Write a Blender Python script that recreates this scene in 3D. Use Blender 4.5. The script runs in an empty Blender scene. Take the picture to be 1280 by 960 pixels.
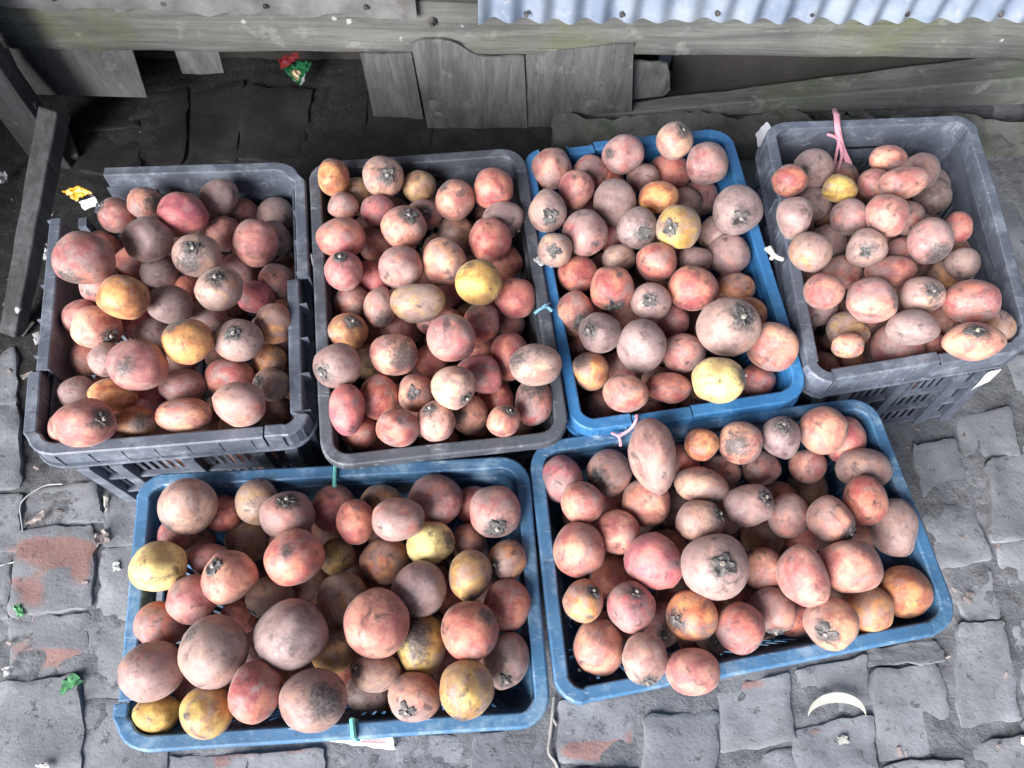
import bpy, math, random
import numpy as np
from mathutils import Vector, Matrix, noise

random.seed(7)
rng = np.random.RandomState(11)
S = bpy.context.scene
COL = S.collection
R = math.radians

# ------------------------------------------------------------------ camera
F_PX, PITCH, ROLL, CAM_H = 987.8, R(63.91), R(2.888), 1.5052      # for a 1280 px wide frame
cp, sp = math.cos(PITCH), math.sin(PITCH)
FW = np.array([0, cp, -sp]); _rt = np.array([1.0, 0, 0]); _up = np.cross(_rt, FW)
RT = _rt*math.cos(ROLL) + _up*math.sin(ROLL)
UP = _up*math.cos(ROLL) - _rt*math.sin(ROLL)
CAM = np.array([0, 0, CAM_H])
cd = bpy.data.cameras.new('camera'); cam = bpy.data.objects.new('camera', cd); COL.objects.link(cam)
cd.sensor_width = 36; cd.lens = 36*F_PX/1280; cd.clip_start = 0.02; cd.clip_end = 500
M = Matrix.Identity(4)
for i in range(3):
    M[i][0], M[i][1], M[i][2], M[i][3] = RT[i], UP[i], -FW[i], CAM[i]
cam.matrix_world = M
S.camera = cam

def ray(x, y): return FW + RT*((x-640)/F_PX) - UP*((y-480)/F_PX)
def at(x, y, z=0.0):
    d = ray(x, y); return CAM + d*((z-CAM_H)/d[2])
def to_px(P):
    d = np.asarray(P)-CAM; w = d@FW
    return 640+F_PX*(d@RT)/w, 480-F_PX*(d@UP)/w

# ------------------------------------------------------------------ light
SUN_EL, SUN_AZ = R(28), R(216)          # azimuth clockwise from +y: the open side, in front and a little left
w = bpy.data.worlds.new('World'); S.world = w; w.use_nodes = True
nt = w.node_tree; bg = nt.nodes['Background']
sky = nt.nodes.new('ShaderNodeTexSky'); sky.sky_type = 'NISHITA'; sky.sun_disc = False
sky.sun_elevation = SUN_EL; sky.sun_rotation = SUN_AZ
sky.air_density = 1.0; sky.dust_density = 3.0; sky.ozone_density = 1.0
nt.links.new(sky.outputs[0], bg.inputs[0]); bg.inputs[1].default_value = 0.078
sl = bpy.data.lights.new('sun', 'SUN'); sl.energy = 4.7; sl.angle = R(44); sl.color = (1.0, 0.99, 0.985)
so = bpy.data.objects.new('sun', sl); COL.objects.link(so)
sdir = Vector((math.sin(SUN_AZ)*math.cos(SUN_EL), math.cos(SUN_AZ)*math.cos(SUN_EL), math.sin(SUN_EL)))
so.rotation_euler = sdir.to_track_quat('Z', 'Y').to_euler(); so.location = sdir*20
S.view_settings.view_transform = 'Standard'; S.view_settings.look = 'None'
S.view_settings.exposure = 0.93; S.view_settings.gamma = 1.0

# ------------------------------------------------------------------ helpers
class MB:
    """collects faces, then links them as one mesh object"""
    def __init__(s): s.v = []; s.f = []
    def add(s, vs, fs):
        b = len(s.v); s.v += [tuple(map(float, p)) for p in vs]; s.f += [tuple(b+i for i in f) for f in fs]
    def hexa(s, p):          # p: 8 points, bottom 4 then top 4 (both counter-clockwise seen from above)
        s.add(p, [(3, 2, 1, 0), (4, 5, 6, 7), (0, 1, 5, 4), (1, 2, 6, 5), (2, 3, 7, 6), (3, 0, 4, 7)])
    def box(s, c, d, ax=None):
        c = np.array(c, float); ax = np.eye(3) if ax is None else np.array(ax, float)
        q = [(-1, -1, -1), (1, -1, -1), (1, 1, -1), (-1, 1, -1), (-1, -1, 1), (1, -1, 1), (1, 1, 1), (-1, 1, 1)]
        s.hexa([c + sum(ax[k]*q_[k]*d[k]*0.5 for k in range(3)) for q_ in q])
    def tube(s, pts, r, n=7):
        pts = [np.array(p, float) for p in pts]; rings = []
        for i, p in enumerate(pts):
            t = pts[min(i+1, len(pts)-1)]-pts[max(i-1, 0)]; t = t/(np.linalg.norm(t)+1e-9)
            a = np.cross(t, [0, 0, 1.0]) if abs(t[2]) < .9 else np.cross(t, [1.0, 0, 0]); a /= np.linalg.norm(a); b = np.cross(t, a)
            rr = r[i] if hasattr(r, '__len__') else r
            rings.append([p+rr*(a*math.cos(2*math.pi*k/n)+b*math.sin(2*math.pi*k/n)) for k in range(n)])
        vs = [q for g in rings for q in g]; fs = []
        for i in range(len(rings)-1):
            for k in range(n):
                fs.append((i*n+k, i*n+(k+1) % n, (i+1)*n+(k+1) % n, (i+1)*n+k))
        fs.append(tuple(range(n-1, -1, -1))); fs.append(tuple((len(rings)-1)*n+k for k in range(n)))
        s.add(vs, fs)
    def sheet(s, P, th):      # P: (m,n,3) array of points -> closed thin slab, th along the local normal
        P = np.asarray(P, float); m, n = P.shape[:2]
        du = np.gradient(P, axis=0); dv = np.gradient(P, axis=1)
        N = np.cross(du, dv); N /= (np.linalg.norm(N, axis=2, keepdims=True)+1e-9)
        Q = P - N*th
        vs = list(P.reshape(-1, 3))+list(Q.reshape(-1, 3)); fs = []; o = m*n
        for i in range(m-1):
            for j in range(n-1):
                a, b, c, d = i*n+j, (i+1)*n+j, (i+1)*n+j+1, i*n+j+1
                fs += [(a, b, c, d), (o+d, o+c, o+b, o+a)]
        edge = [i*n for i in range(m)] + [(m-1)*n+j for j in range(1, n)] + [i*n+n-1 for i in range(m-2, -1, -1)] + [j for j in range(n-2, 0, -1)]
        for k in range(len(edge)):
            a, b = edge[k], edge[(k+1) % len(edge)]; fs.append((b, a, o+a, o+b))
        s.add(vs, fs)
    def build(s, name, mat, parent=None, smooth=False, bevel=0.0):
        me = bpy.data.meshes.new(name); me.from_pydata(s.v, [], s.f); me.update()
        if smooth: me.polygons.foreach_set('use_smooth', [True]*len(me.polygons)); me.set_sharp_from_angle(angle=R(48))
        o = bpy.data.objects.new(name, me); COL.objects.link(o)
        if mat: me.materials.append(mat)
        if parent: o.parent = parent
        if bevel:
            b = o.modifiers.new('bevel', 'BEVEL'); b.width = bevel; b.segments = 2; b.limit_method = 'ANGLE'; b.angle_limit = R(40)
        return o

def tag(o, label=None, cat=None, group=None, kind=None):
    for k, v in (('label', label), ('category', cat), ('group', group), ('kind', kind)):
        if v: o[k] = v
    return o
def empty(name, loc=(0, 0, 0)):
    o = bpy.data.objects.new(name, None); COL.objects.link(o); o.location = loc; o.empty_display_size = .05; return o
def rebase(o, base):
    """put a mesh thing's origin at base without moving it"""
    base = Vector(base); o.data.transform(Matrix.Translation(-base)); o.location = base; return o

# ------------------------------------------------------------------ materials
class NT:
    def __init__(s, name):
        s.m = bpy.data.materials.new(name); s.m.use_nodes = True; s.t = s.m.node_tree
        s.b = s.t.nodes['Principled BSDF']
    def n(s, t, **kw):
        x = s.t.nodes.new(t)
        for k, v in kw.items(): setattr(x, k, v)
        return x
    def l(s, a, b): s.t.links.new(a, b)
    def put(s, inp, v):
        if isinstance(v, (int, float)): inp.default_value = v
        elif isinstance(v, (tuple, list)): inp.default_value = (*v, 1) if len(v) == 3 and inp.type == 'RGBA' else v
        else: s.l(v, inp)
    def coord(s, kind='Object'): return s.n('ShaderNodeTexCoord').outputs[kind]
    def world(s): return s.n('ShaderNodeNewGeometry').outputs['Position']
    def attr(s, name, typ='GEOMETRY', out='Fac'): return s.n('ShaderNodeAttribute', attribute_name=name, attribute_type=typ).outputs[out]
    def noise(s, co, scale, detail=4, rough=.55, out='Fac', dist=0.0):
        x = s.n('ShaderNodeTexNoise'); s.l(co, x.inputs['Vector']); x.inputs['Scale'].default_value = scale
        x.inputs['Detail'].default_value = detail; x.inputs['Roughness'].default_value = rough; x.inputs['Distortion'].default_value = dist
        return x.outputs[out]
    def ramp(s, v, a, b, lo=0.0, hi=1.0):
        x = s.n('ShaderNodeMapRange', interpolation_type='SMOOTHSTEP'); s.put(x.inputs['Value'], v)
        s.put(x.inputs['From Min'], a); s.put(x.inputs['From Max'], b); x.inputs['To Min'].default_value = lo; x.inputs['To Max'].default_value = hi
        return x.outputs[0]
    def mix(s, f, a, b, mode='MIX'):
        x = s.n('ShaderNodeMix', data_type='RGBA', blend_type=mode); s.put(x.inputs[0], f); s.put(x.inputs[6], a); s.put(x.inputs[7], b); return x.outputs[2]
    def math(s, op, a, b=0.0):
        x = s.n('ShaderNodeMath', operation=op); s.put(x.inputs[0], a); s.put(x.inputs[1], b); return x.outputs[0]
    def scale(s, co, v):
        x = s.n('ShaderNodeMapping'); s.l(co, x.inputs[0]); x.inputs['Scale'].default_value = v; return x.outputs[0]
    def bump(s, h, strength, dist):
        x = s.n('ShaderNodeBump'); x.inputs['Strength'].default_value = strength; x.inputs['Distance'].default_value = dist
        s.l(h, x.inputs['Height']); s.l(x.outputs[0], s.b.inputs['Normal'])
    def out(s, col, rough=.7, **kw):
        s.put(s.b.inputs['Base Color'], col); s.put(s.b.inputs['Roughness'], rough)
        for k, v in kw.items(): s.put(s.b.inputs[k.replace('_', ' ')], v)
        return s.m

def plastic(name, base, dust, chalk, wear=.5):
    m = NT(name); p = m.world()
    c = m.mix(m.ramp(m.noise(p, 9, 5), .35, .7), base, tuple(x*.72 for x in base))
    c = m.mix(m.ramp(m.noise(p, 22, 8, .7), .47, .68, 0, wear), c, dust)
    sc = m.noise(m.scale(p, (30, 160, 60)), 1.0, 5, .65)
    c = m.mix(m.ramp(sc, .60, .72, 0, .55*wear+.15), c, chalk)
    c = m.mix(m.ramp(m.noise(p, 60, 6, .8), .63, .74, 0, wear), c, chalk)
    c = m.mix(m.ramp(m.noise(p, 34, 6, .7), .60, .75, 0, .6), c, (.02, .02, .022))
    m.bump(m.noise(p, 120, 4), .25, .002)
    return m.out(c, m.ramp(m.noise(p, 15, 5), .3, .7, .38, .62))

M_BLUE = plastic('blue_plastic', (.065, .175, .335), (.22, .335, .46), (.48, .56, .64), .85)
M_BLUE2 = plastic('bright_blue_plastic', (.04, .19, .45), (.12, .33, .56), (.38, .55, .70), .45)
M_GREY = plastic('grey_plastic', (.115, .135, .18), (.25, .285, .35), (.46, .49, .56), .7)
M_CHAR = plastic('charcoal_plastic', (.085, .097, .12), (.21, .235, .275), (.42, .46, .52), .65)

def fruit_mat():
    m = NT('fruit_skin')
    p = m.attr('gp', out='Vector'); st = m.attr('stain')
    oi = m.n('ShaderNodeObjectInfo'); base = oi.outputs['Color']; grey = oi.outputs['Alpha']
    hs = m.n('ShaderNodeHueSaturation'); m.l(base, hs.inputs['Color']); hs.inputs['Hue'].default_value = .52; hs.inputs['Saturation'].default_value = .92; hs.inputs['Value'].default_value = 1.30
    hd = m.n('ShaderNodeHueSaturation'); m.l(base, hd.inputs['Color']); hd.inputs['Hue'].default_value = .488; hd.inputs['Saturation'].default_value = 1.0; hd.inputs['Value'].default_value = .66
    n1 = m.noise(p, 1.1, 5, .6, dist=.4)
    c = m.mix(m.ramp(n1, .36, .66), hd.outputs[0], hs.outputs[0])
    # dusty bloom in patches
    nb = m.noise(m.scale(p, (1.0, 1.0, .8)), 1.2, 7, .58, dist=.7)
    thr = m.math('SUBTRACT', .74, m.math('MULTIPLY', grey, .46))
    f = m.ramp(m.math('SUBTRACT', nb, thr), -.12, .10)
    bl = m.mix(m.noise(p, 2.6, 5), (.13, .092, .098), (.52, .385, .375))
    c = m.mix(m.math('MULTIPLY', f, .80), c, bl)
    # thin overall powder, finer mottling
    c = m.mix(m.ramp(m.noise(p, 7, 8, .75), .40, .75, 0, .26), c, (.50, .34, .31))
    c = m.mix(m.ramp(m.noise(p, 3.4, 6, .65), .54, .68, 0, .45), c, (.13, .07, .068))
    c = m.mix(m.ramp(m.noise(p, .85, 5, .6, dist=.8), .55, .72, 0, .45), c, (.13, .088, .09))
    # bruises and specks
    c = m.mix(m.ramp(m.noise(p, 1.7, 6, .62, dist=.5), .565, .70, 0, .80), c, (.075, .058, .062))
    c = m.mix(m.ramp(m.noise(p, 15, 3, .6), .70, .76, 0, .8), c, (.05, .035, .032))
    # the dark leathery patch round the calyx or a rot stain
    sf = m.math('ADD', st, m.math('MULTIPLY', m.math('SUBTRACT', m.noise(p, 3.2, 8, .72, dist=.5), .5), 1.5))
    sc = m.mix(m.ramp(m.noise(p, 9, 6, .8), .42, .64), (.040, .036, .040), (.17, .15, .15))
    c = m.mix(m.ramp(sf, .30, .80, 0, .92), c, sc)
    h = m.math('ADD', m.math('MULTIPLY', m.noise(p, 3, 6, .6), 1.0), m.math('MULTIPLY', m.noise(p, 22, 4, .7), .35))
    m.bump(h, .35, .0035)
    m.b.inputs['Sheen Weight'].default_value = .18; m.b.inputs['Sheen Roughness'].default_value = .45
    m.b.inputs['Sheen Tint'].default_value = (1, .93, .9, 1)
    m.b.inputs['Specular IOR Level'].default_value = .5
    return m.out(c, m.ramp(m.noise(p, 5, 5), .3, .7, .40, .66))
M_FRUIT = fruit_mat()

def simple(name, a, b, sc, rough=.75, bump=.3, bd=.003, space='world', detail=7, c=None, cs=60, ct=(.6, .72), **kw):
    m = NT(name); p = m.world() if space == 'world' else m.coord(space)
    col = m.mix(m.ramp(m.noise(p, sc, detail, .65), .35, .66), a, b)
    if c: col = m.mix(m.ramp(m.noise(p, cs, 6, .7), ct[0], ct[1], 0, .85), col, c)
    m.bump(m.noise(p, sc*4, 6, .7), bump, bd)
    return m.out(col, rough, **kw)

M_CALYX = simple('calyx_skin', (.028, .026, .029), (.19, .18, .185), 70, .7, .8, .002)
M_STALK = simple('stalk_wood', (.16, .14, .125), (.46, .42, .38), 200, .7, .3, .001)

def wood(name, a, b, moss=None, along=(2, 40, 40), spots=True):
    m = NT(name); p = m.world()
    g = m.noise(m.scale(p, along), 1.0, 7, .68, dist=.6)
    c = m.mix(m.ramp(g, .30, .68), a, b)
    c = m.mix(m.ramp(m.noise(p, 5, 5), .45, .7, 0, .6), c, tuple(x*.55 for x in a))
    if moss: 
        c = m.mix(m.math('MULTIPLY', m.ramp(m.noise(p, 3.2, 5, .6), .50, .68), m.ramp(m.noise(p, 24, 5), .3, .6, .4, .95)), c, moss)
    c = m.mix(m.ramp(m.noise(p, 16, 6, .7), .56, .7, 0, .6), c, tuple(min(1, x*1.5) for x in b))
    if spots:
        v = m.n('ShaderNodeTexVoronoi'); m.l(p, v.inputs['Vector']); v.inputs['Scale'].default_value = 17; v.inputs['Randomness'].default_value = 1
        sz = m.math('MULTIPLY', m.noise(p, 9, 2), .62)
        d = m.math('ADD', v.outputs['Distance'], m.math('MULTIPLY', m.noise(p, 45, 5, .7), .55))
        c = m.mix(m.ramp(m.math('SUBTRACT', d, sz), -.03, .03, .8, 0), c, (.62, .63, .64))
    fine = m.noise(m.scale(p, tuple(x*4 for x in along)), 1.0, 6, .75)
    c = m.mix(m.ramp(fine, .50, .68, 0, .35), c, tuple(x*.5 for x in a))
    c = m.mix(m.ramp(m.noise(m.scale(p, tuple(x*1.7 for x in along)), 1.3, 5, .6), .64, .70, 0, .5), c, tuple(x*.4 for x in a))
    m.bump(m.math('ADD', g, m.math('MULTIPLY', fine, .6)), .7, .004)
    return m.out(c, .82)
M_BEAM = wood('mossy_timber', (.11, .115, .115), (.225, .23, .225), (.15, .165, .095))
M_POST = wood('grey_timber', (.035, .037, .042), (.085, .088, .098), None, (40, 40, 3))
M_PLANK = wood('old_plank', (.10, .104, .104), (.20, .204, .204), (.12, .145, .10), (2, 30, 30), False)
M_BOARD = wood('fibre_board', (.095, .096, .10), (.185, .187, .192), None, (34, 34, 5), False)
M_TIN = simple('painted_tin', (.20, .255, .37), (.33, .385, .48), 7, .5, .2, .002, c=(.42, .44, .47), cs=30, ct=(.55, .7))
M_OLDTIN = simple('weathered_sheet', (.14, .145, .155), (.26, .265, .28), 8, .65, .3, .002, c=(.17, .15, .15), cs=14, ct=(.55, .7))
M_SHADE_ROOF = simple('shade_roof_sheet', (.10, .09, .085), (.16, .145, .13), 4, .7, .2, .002)
M_DARK = simple('dark_shade_board', (.03, .029, .028), (.055, .052, .05), 4, .9, .2, .003)  # near-black, holds the recess shade in its colour
M_CONC = simple('mossy_concrete', (.085, .086, .085), (.17, .172, .168), 9, .9, .8, .010, c=(.08, .11, .065), cs=8, ct=(.52, .66))

def ground_mat():
    m = NT('grimy_soil'); p = m.world()
    c = m.mix(m.ramp(m.noise(p, 5, 6), .35, .68), (.145, .152, .17), (.25, .26, .288))
    c = m.mix(m.ramp(m.noise(p, 55, 7, .75), .48, .70, 0, .8), c, (.07, .071, .075))
    c = m.mix(m.ramp(m.noise(p, 130, 5, .8), .58, .72, 0, .8), c, (.26, .262, .27))
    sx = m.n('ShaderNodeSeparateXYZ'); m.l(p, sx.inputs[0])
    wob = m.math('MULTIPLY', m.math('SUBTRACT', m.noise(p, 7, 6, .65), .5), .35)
    mud_and_shade = m.math('MULTIPLY', m.ramp(m.math('ADD', sx.outputs['Y'], wob), 1.06, 1.20), m.ramp(m.math('ADD', sx.outputs['X'], wob), .42, .18))  # rear part: shade of the recess put into the soil colour
    mud_and_shade = m.math('MAXIMUM', mud_and_shade, m.math('MULTIPLY', m.ramp(m.math('ADD', sx.outputs['X'], wob), -.66, -.84), m.ramp(m.math('ADD', sx.outputs['Y'], wob), .40, .58)))
    c = m.mix(m.math('MULTIPLY', mud_and_shade, .88), c, m.mix(m.ramp(m.noise(p, 60, 6, .7), .5, .72), (.018, .017, .017), (.06, .059, .06)))
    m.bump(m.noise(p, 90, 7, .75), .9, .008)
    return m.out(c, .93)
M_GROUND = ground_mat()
def brick_mat():
    m = NT('dusty_brick'); p = m.world(); red = m.attr('red')
    rnd = m.n('ShaderNodeObjectInfo').outputs['Random']
    dirt = m.mix(m.ramp(m.noise(p, 7, 7, .62), .34, .68), (.165, .174, .198), (.28, .296, .33))
    dirt = m.mix(m.math('MULTIPLY', rnd, .30), dirt, (.17, .17, .178))
    dirt = m.mix(m.ramp(m.noise(p, 38, 7, .7), .55, .72, 0, .55), dirt, (.09, .09, .095))
    dirt = m.mix(m.ramp(m.noise(p, 75, 5, .7), .62, .74, 0, .5), dirt, (.33, .335, .35))
    bc = m.mix(m.noise(p, 30, 6), (.25, .105, .09), (.36, .19, .165))
    f = m.ramp(m.math('ADD', red, m.math('MULTIPLY', m.math('SUBTRACT', m.noise(p, 26, 7, .7), .5), .9)), .36, .72, 0, .72)
    c = m.mix(f, dirt, bc)
    pit = m.ramp(m.noise(p, 46, 7, .72), .58, .70, 0, .65); c = m.mix(pit, c, (.055, .056, .060))
    c = m.mix(m.ramp(m.noise(p, 3.2, 6, .6), .5, .7, 0, .5), c, (.115, .118, .128))
    m.bump(m.math('SUBTRACT', m.math('ADD', m.noise(p, 24, 6), m.math('MULTIPLY', m.noise(p, 160, 5, .7), .5)), pit), .7, .004)
    return m.out(c, .86)
M_BRICK = brick_mat()
M_SHADED_BRICK = simple('shaded_brick', (.020, .019, .020), (.042, .040, .041), 12, .85, .5, .004, c=(.20, .20, .20), cs=45, ct=(.70, .76))  # dark copy of the brick, shade behind the crates painted in
def flat(name, c, rough=.6, vary=.8, sc=40, **kw): return simple(name, tuple(x*vary for x in c), c, sc, rough, .15, .001, **kw)
M_PINK = flat('pink_string', (.80, .38, .48)); M_TEAL = flat('teal_cord', (.16, .50, .47)); M_CYAN = flat('sky_blue_cord', (.22, .48, .66))
M_WHITE = flat('white_scrap', (.74, .75, .76)); M_TWINE = flat('pale_twine', (.50, .52, .53)); M_PEEL = flat('pale_peel', (.46, .46, .42))
M_LEAFG = flat('green_scrap', (.10, .32, .14)); M_DRY = flat('dry_leaf', (.34, .29, .28)); M_TWIG = flat('twig_bark', (.33, .32, .31))
M_YEL = flat('yellow_wrapper', (.80, .42, .03), .35); M_RED = flat('red_wrapper', (.26, .03, .035), .3); M_GRN = flat('green_wrapper', (.025, .15, .065), .25)
M_FOIL = flat('silver_foil', (.62, .64, .66), .3, .6); M_INK = flat('pink_ink', (.55, .16, .22)); M_CREAM = flat('cream_print', (.62, .50, .30), .4)
M_FILM = flat('clear_film', (.34, .36, .40), .25)

# ------------------------------------------------------------------ ground (one sheet to the horizon) and its bricks
def fbm(x, y, s, seed=0.0, o=4):
    return noise.fractal(Vector((x*s+seed, y*s-seed*.7, seed*1.3)), .9, 2.1, o)
def axis(lo, hi, step):
    mid = list(np.arange(lo, hi+step*.5, step))
    out = [hi+.1, hi+.3, hi+.8, hi+2, hi+6, hi+20, hi+60, hi+150]
    return [lo-(q-hi) for q in reversed(out)] + mid + out
gx, gy = axis(-1.45, 1.55, .0115), axis(-.15, 1.75, .0115)
gv = []
for yy in gy:
    for xx in gx:
        h = 0.0
        if -1.6 < xx < 1.7 and -.3 < yy < 1.9:
            h = .008*fbm(xx, yy, 6, 1.0, 3)*.6 + .010*fbm(xx, yy, 38, 5.0, 3)*.5 + .0135
            if yy > 1.05 and xx > .75: h += .035*min(1, (yy-1.05)/.3)*min(1, (xx-.75)/.25)
        gv.append((xx, yy, h-.004))
nx, ny = len(gx), len(gy)
gf = [(j*nx+i, j*nx+i+1, (j+1)*nx+i+1, (j+1)*nx+i) for j in range(ny-1) for i in range(nx-1)]
g = MB(); g.v, g.f = gv, gf
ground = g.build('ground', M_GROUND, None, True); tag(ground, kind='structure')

BRICKS = [  # corners in the photograph's pixels, laid on the ground where they stand
 # right side and front right
 [(1140,560),(1190,552),(1212,612),(1156,620)], [(1198,522),(1258,514),(1272,566),(1208,572)], [(1232,578),(1296,570),(1304,668),(1240,676)],
 [(1150,627),(1217,632),(1236,698),(1180,708)], [(1190,722),(1238,716),(1248,772),(1208,778)], [(1250,684),(1310,678),(1318,768),(1262,772)],
 [(1198,786),(1250,780),(1277,893),(1202,903)], [(1264,780),(1320,776),(1330,884),(1288,890)], [(1092,840),(1172,836),(1196,938),(1099,948)],
 [(993,842),(1078,824),(1087,880),(1012,890)], [(1086,812),(1168,798),(1180,826),(1088,832)], [(994,914),(1084,900),(1097,1000),(998,1000)],
 [(1212,930),(1292,922),(1306,1010),(1218,1010)], [(1106,962),(1200,952),(1208,1010),(1110,1010)], [(702,878),(799,870),(795,950),(703,953)],
 [(810,896),(893,892),(897,985),(806,985)], [(902,860),(984,842),(990,925),(904,940)], [(704,968),(796,962),(800,1010),(706,1010)],
 [(1280,900),(1340,895),(1350,985),(1300,990)], [(1282,560),(1330,550),(1345,640),(1312,660)], [(908,948),(990,938),(994,1010),(906,1010)],
 [(1214,212),(1243,212),(1288,330),(1262,360)], [(1224,372),(1276,345),(1300,420),(1262,440)], [(1262,450),(1330,430),(1345,500),(1282,512)],
 [(1216,146),(1262,140),(1290,196),(1250,204)],
 # front strip and left side
 [(500,926),(590,920),(592,1000),(500,1000)], [(596,920),(682,912),(686,1000),(598,1000)], [(408,940),(494,934),(494,1010),(408,1010)], [(312,945),(402,940),(402,1010),(312,1010)],
 [(216,948),(306,945),(306,1010),(216,1010)], [(104,880),(206,872),(208,1005),(104,1010)], [(-4,860),(96,848),(97,958),(-12,968)], [(-110,868),(-12,860),(-20,968),(-130,975)],
 [(16,776),(110,768),(98,840),(12,850)], [(118,782),(212,776),(206,864),(108,872)], [(-90,780),(8,776),(4,852),(-100,860)],
 [(26,667),(114,660),(112,758),(16,766)], [(130,690),(215,684),(212,770),(122,774)], [(-62,700),(14,694),(8,768),(-72,774)],
 [(38,614),(120,604),(128,648),(32,656)], [(133,616),(190,610),(205,676),(136,680)], [(-55,626),(24,620),(20,686),(-60,692)],
 [(-40,520),(22,512),(24,606),(-46,612)], [(-30,440),(18,436),(20,502),(-36,508)], [(97,968),(206,1012),(180,1040),(96,1030)],
 # in the shade behind the crates
 [(84,122),(170,116),(172,158),(92,164)], [(98,170),(172,164),(174,212),(104,216)], [(180,120),(234,112),(230,200),(180,206)],
 [(242,118),(304,106),(294,196),(236,204)], [(310,116),(388,116),(372,200),(300,194)], [(396,118),(458,116),(450,206),(380,206)],
 [(466,122),(540,120),(532,196),(456,204)], [(548,124),(626,124),(622,190),(540,194)], [(634,126),(706,126),(704,168),(630,176)],
 # seen down the gaps between the crates
 [(372,470),(398,468),(402,560),(374,566)], [(930,300),(962,296),(972,380),(938,388)], [(372,300),(392,298),(396,380),(374,384)],
]
RED = [(70,690,60,22,1.1), (40,740,24,26,.8), (100,705,18,30,.9), (20,728,20,10,.7), (66,822,44,14,.95), (30,812,28,22,.6), (746,938,48,15,1.15), (786,922,10,16,.7), (868,868,30,10,.9), (925,855,50,8,.8),
       (1005,870,12,24,.5), (1070,855,16,10,.5), (1020,915,20,7,.6), (1065,908,22,7,.6), (300,938,40,10,.7), (370,935,30,10,.7), (1228,330,14,70,.35), (1230,205,14,8,.6), (1190,925,12,20,.35), (275,950,18,12,.8)]
def brick_obj(poly, k, mat=None):
    P = np.array([at(x, y, .012) for x, y in poly])
    c = P.mean(0); P = c+(P-c)*1.12; m_, n_ = 7, 8
    tilt = rng.uniform(-.012, .012, 2); lift = rng.uniform(-.003, .005)
    vs = []; red = []; fs = []
    def pt(a, b, inset):
        q = (P[0]*(1-a)+P[1]*a)*(1-b)+(P[3]*(1-a)+P[2]*a)*b
        return q
    us = [0, .018, .06, .14, .24, .36, .5, .64, .76, .86, .94, .982, 1]; ws = [0, .014, .05, .11, .2, .3, .4, .5, .6, .7, .8, .89, .95, .986, 1]
    m_ = len(us); n_ = len(ws)
    for j, b in enumerate(ws):
        for i, a in enumerate(us):
            # rounded plan corners
            ca, cb = a-.5, b-.5
            r_ = .10
            ex, ey = abs(ca)-(.5-r_), abs(cb)-(.5-r_)
            if ex > 0 and ey > 0:
                d = math.hypot(ex, ey)
                if d > r_ : 
                    ex, ey = ex*r_/d, ey*r_/d
                ca = math.copysign(.5-r_+ex, ca); cb = math.copysign(.5-r_+ey, cb)
            q = pt(ca+.5, cb+.5, 0).copy()
            ox, oy = .007*fbm(q[0], q[1], 16, 3+k, 3)+.004*fbm(q[0], q[1], 70, 3+k, 3), .007*fbm(q[0], q[1], 16, 9+k, 3)+.004*fbm(q[0], q[1], 70, 9+k, 3); q[0] += ox; q[1] += oy
            edge = i in (0, m_-1) or j in (0, n_-1)
            near = i in (1, m_-2) or j in (1, n_-2)
            z = .013+lift+tilt[0]*(a-.5)+tilt[1]*(b-.5) + .0040*fbm(q[0], q[1], 18, 2+k, 3) + .0016*fbm(q[0], q[1], 80, 2+k, 3)
            if edge: z -= .012
            elif near: z -= .0012
            q[2] = z
            if c[0] > .75 and c[1] > 1.05: q[2] += .03*min(1, (c[1]-1.05)/.3)*min(1, (c[0]-.75)/.25)
            vs.append(q); 
            x_, y_ = to_px(q); v = 0
            for (rx, ry, ra, rb, am) in RED: v = max(v, am*max(0, 1-((x_-rx)/ra)**2*.6-((y_-ry)/rb)**2*.6))
            red.append(v)
    fs = [(j*m_+i, (j+1)*m_+i, (j+1)*m_+i+1, j*m_+i+1) for j in range(n_-1) for i in range(m_-1)]
    edge = [i for i in range(m_)]+[j*m_+m_-1 for j in range(1, n_)]+[(n_-1)*m_+i for i in range(m_-2, -1, -1)]+[j*m_ for j in range(n_-2, 0, -1)]
    o0 = len(vs)
    for e in edge: vs.append(vs[e]*np.array([1, 1, 0])+np.array([0, 0, -.03])); red.append(red[e])
    L = len(edge)
    for q in range(L): fs.append((edge[q], edge[(q+1) % L], o0+(q+1) % L, o0+q))
    b = MB(); b.add(vs, [tuple(reversed(f)) for f in fs])
    o = b.build('brick', mat or M_BRICK, ground, True)
    a = o.data.attributes.new('red', 'FLOAT', 'POINT'); a.data.foreach_set('value', np.array(red, float))
for k, poly in enumerate(BRICKS): brick_obj(poly, k, M_SHADED_BRICK if max(p[1] for p in poly) < 217 and poly[0][0] < 720 else None)

# pebbles and crumbs in the joints
cr = MB()
for k in range(1500):
    x, y = rng.uniform(-1.35, 1.35), rng.uniform(-.1, 1.7)
    px_, py_ = to_px((x, y, 0))
    s_ = abs(rng.normal(0, .0022))+.0012
    z0 = .005 + .01*fbm(x, y, 6, 1.0, 3)*.6
    v = [np.array([x, y, z0])+np.array(d)*s_*rng.uniform(.6, 1.3) for d in ((1, 0, 0), (0, 1, 0), (-1, 0, 0), (0, -1, 0), (0, 0, 1), (0, 0, -1))]
    cr.add(v, [(0, 1, 4), (1, 2, 4), (2, 3, 4), (3, 0, 4), (1, 0, 5), (2, 1, 5), (3, 2, 5), (0, 3, 5)])
tag(cr.build('gravel', M_CONC, None, True), 'fine gravel and crumbs strewn in the joints of the brick paving', 'gravel', kind='stuff')

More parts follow.
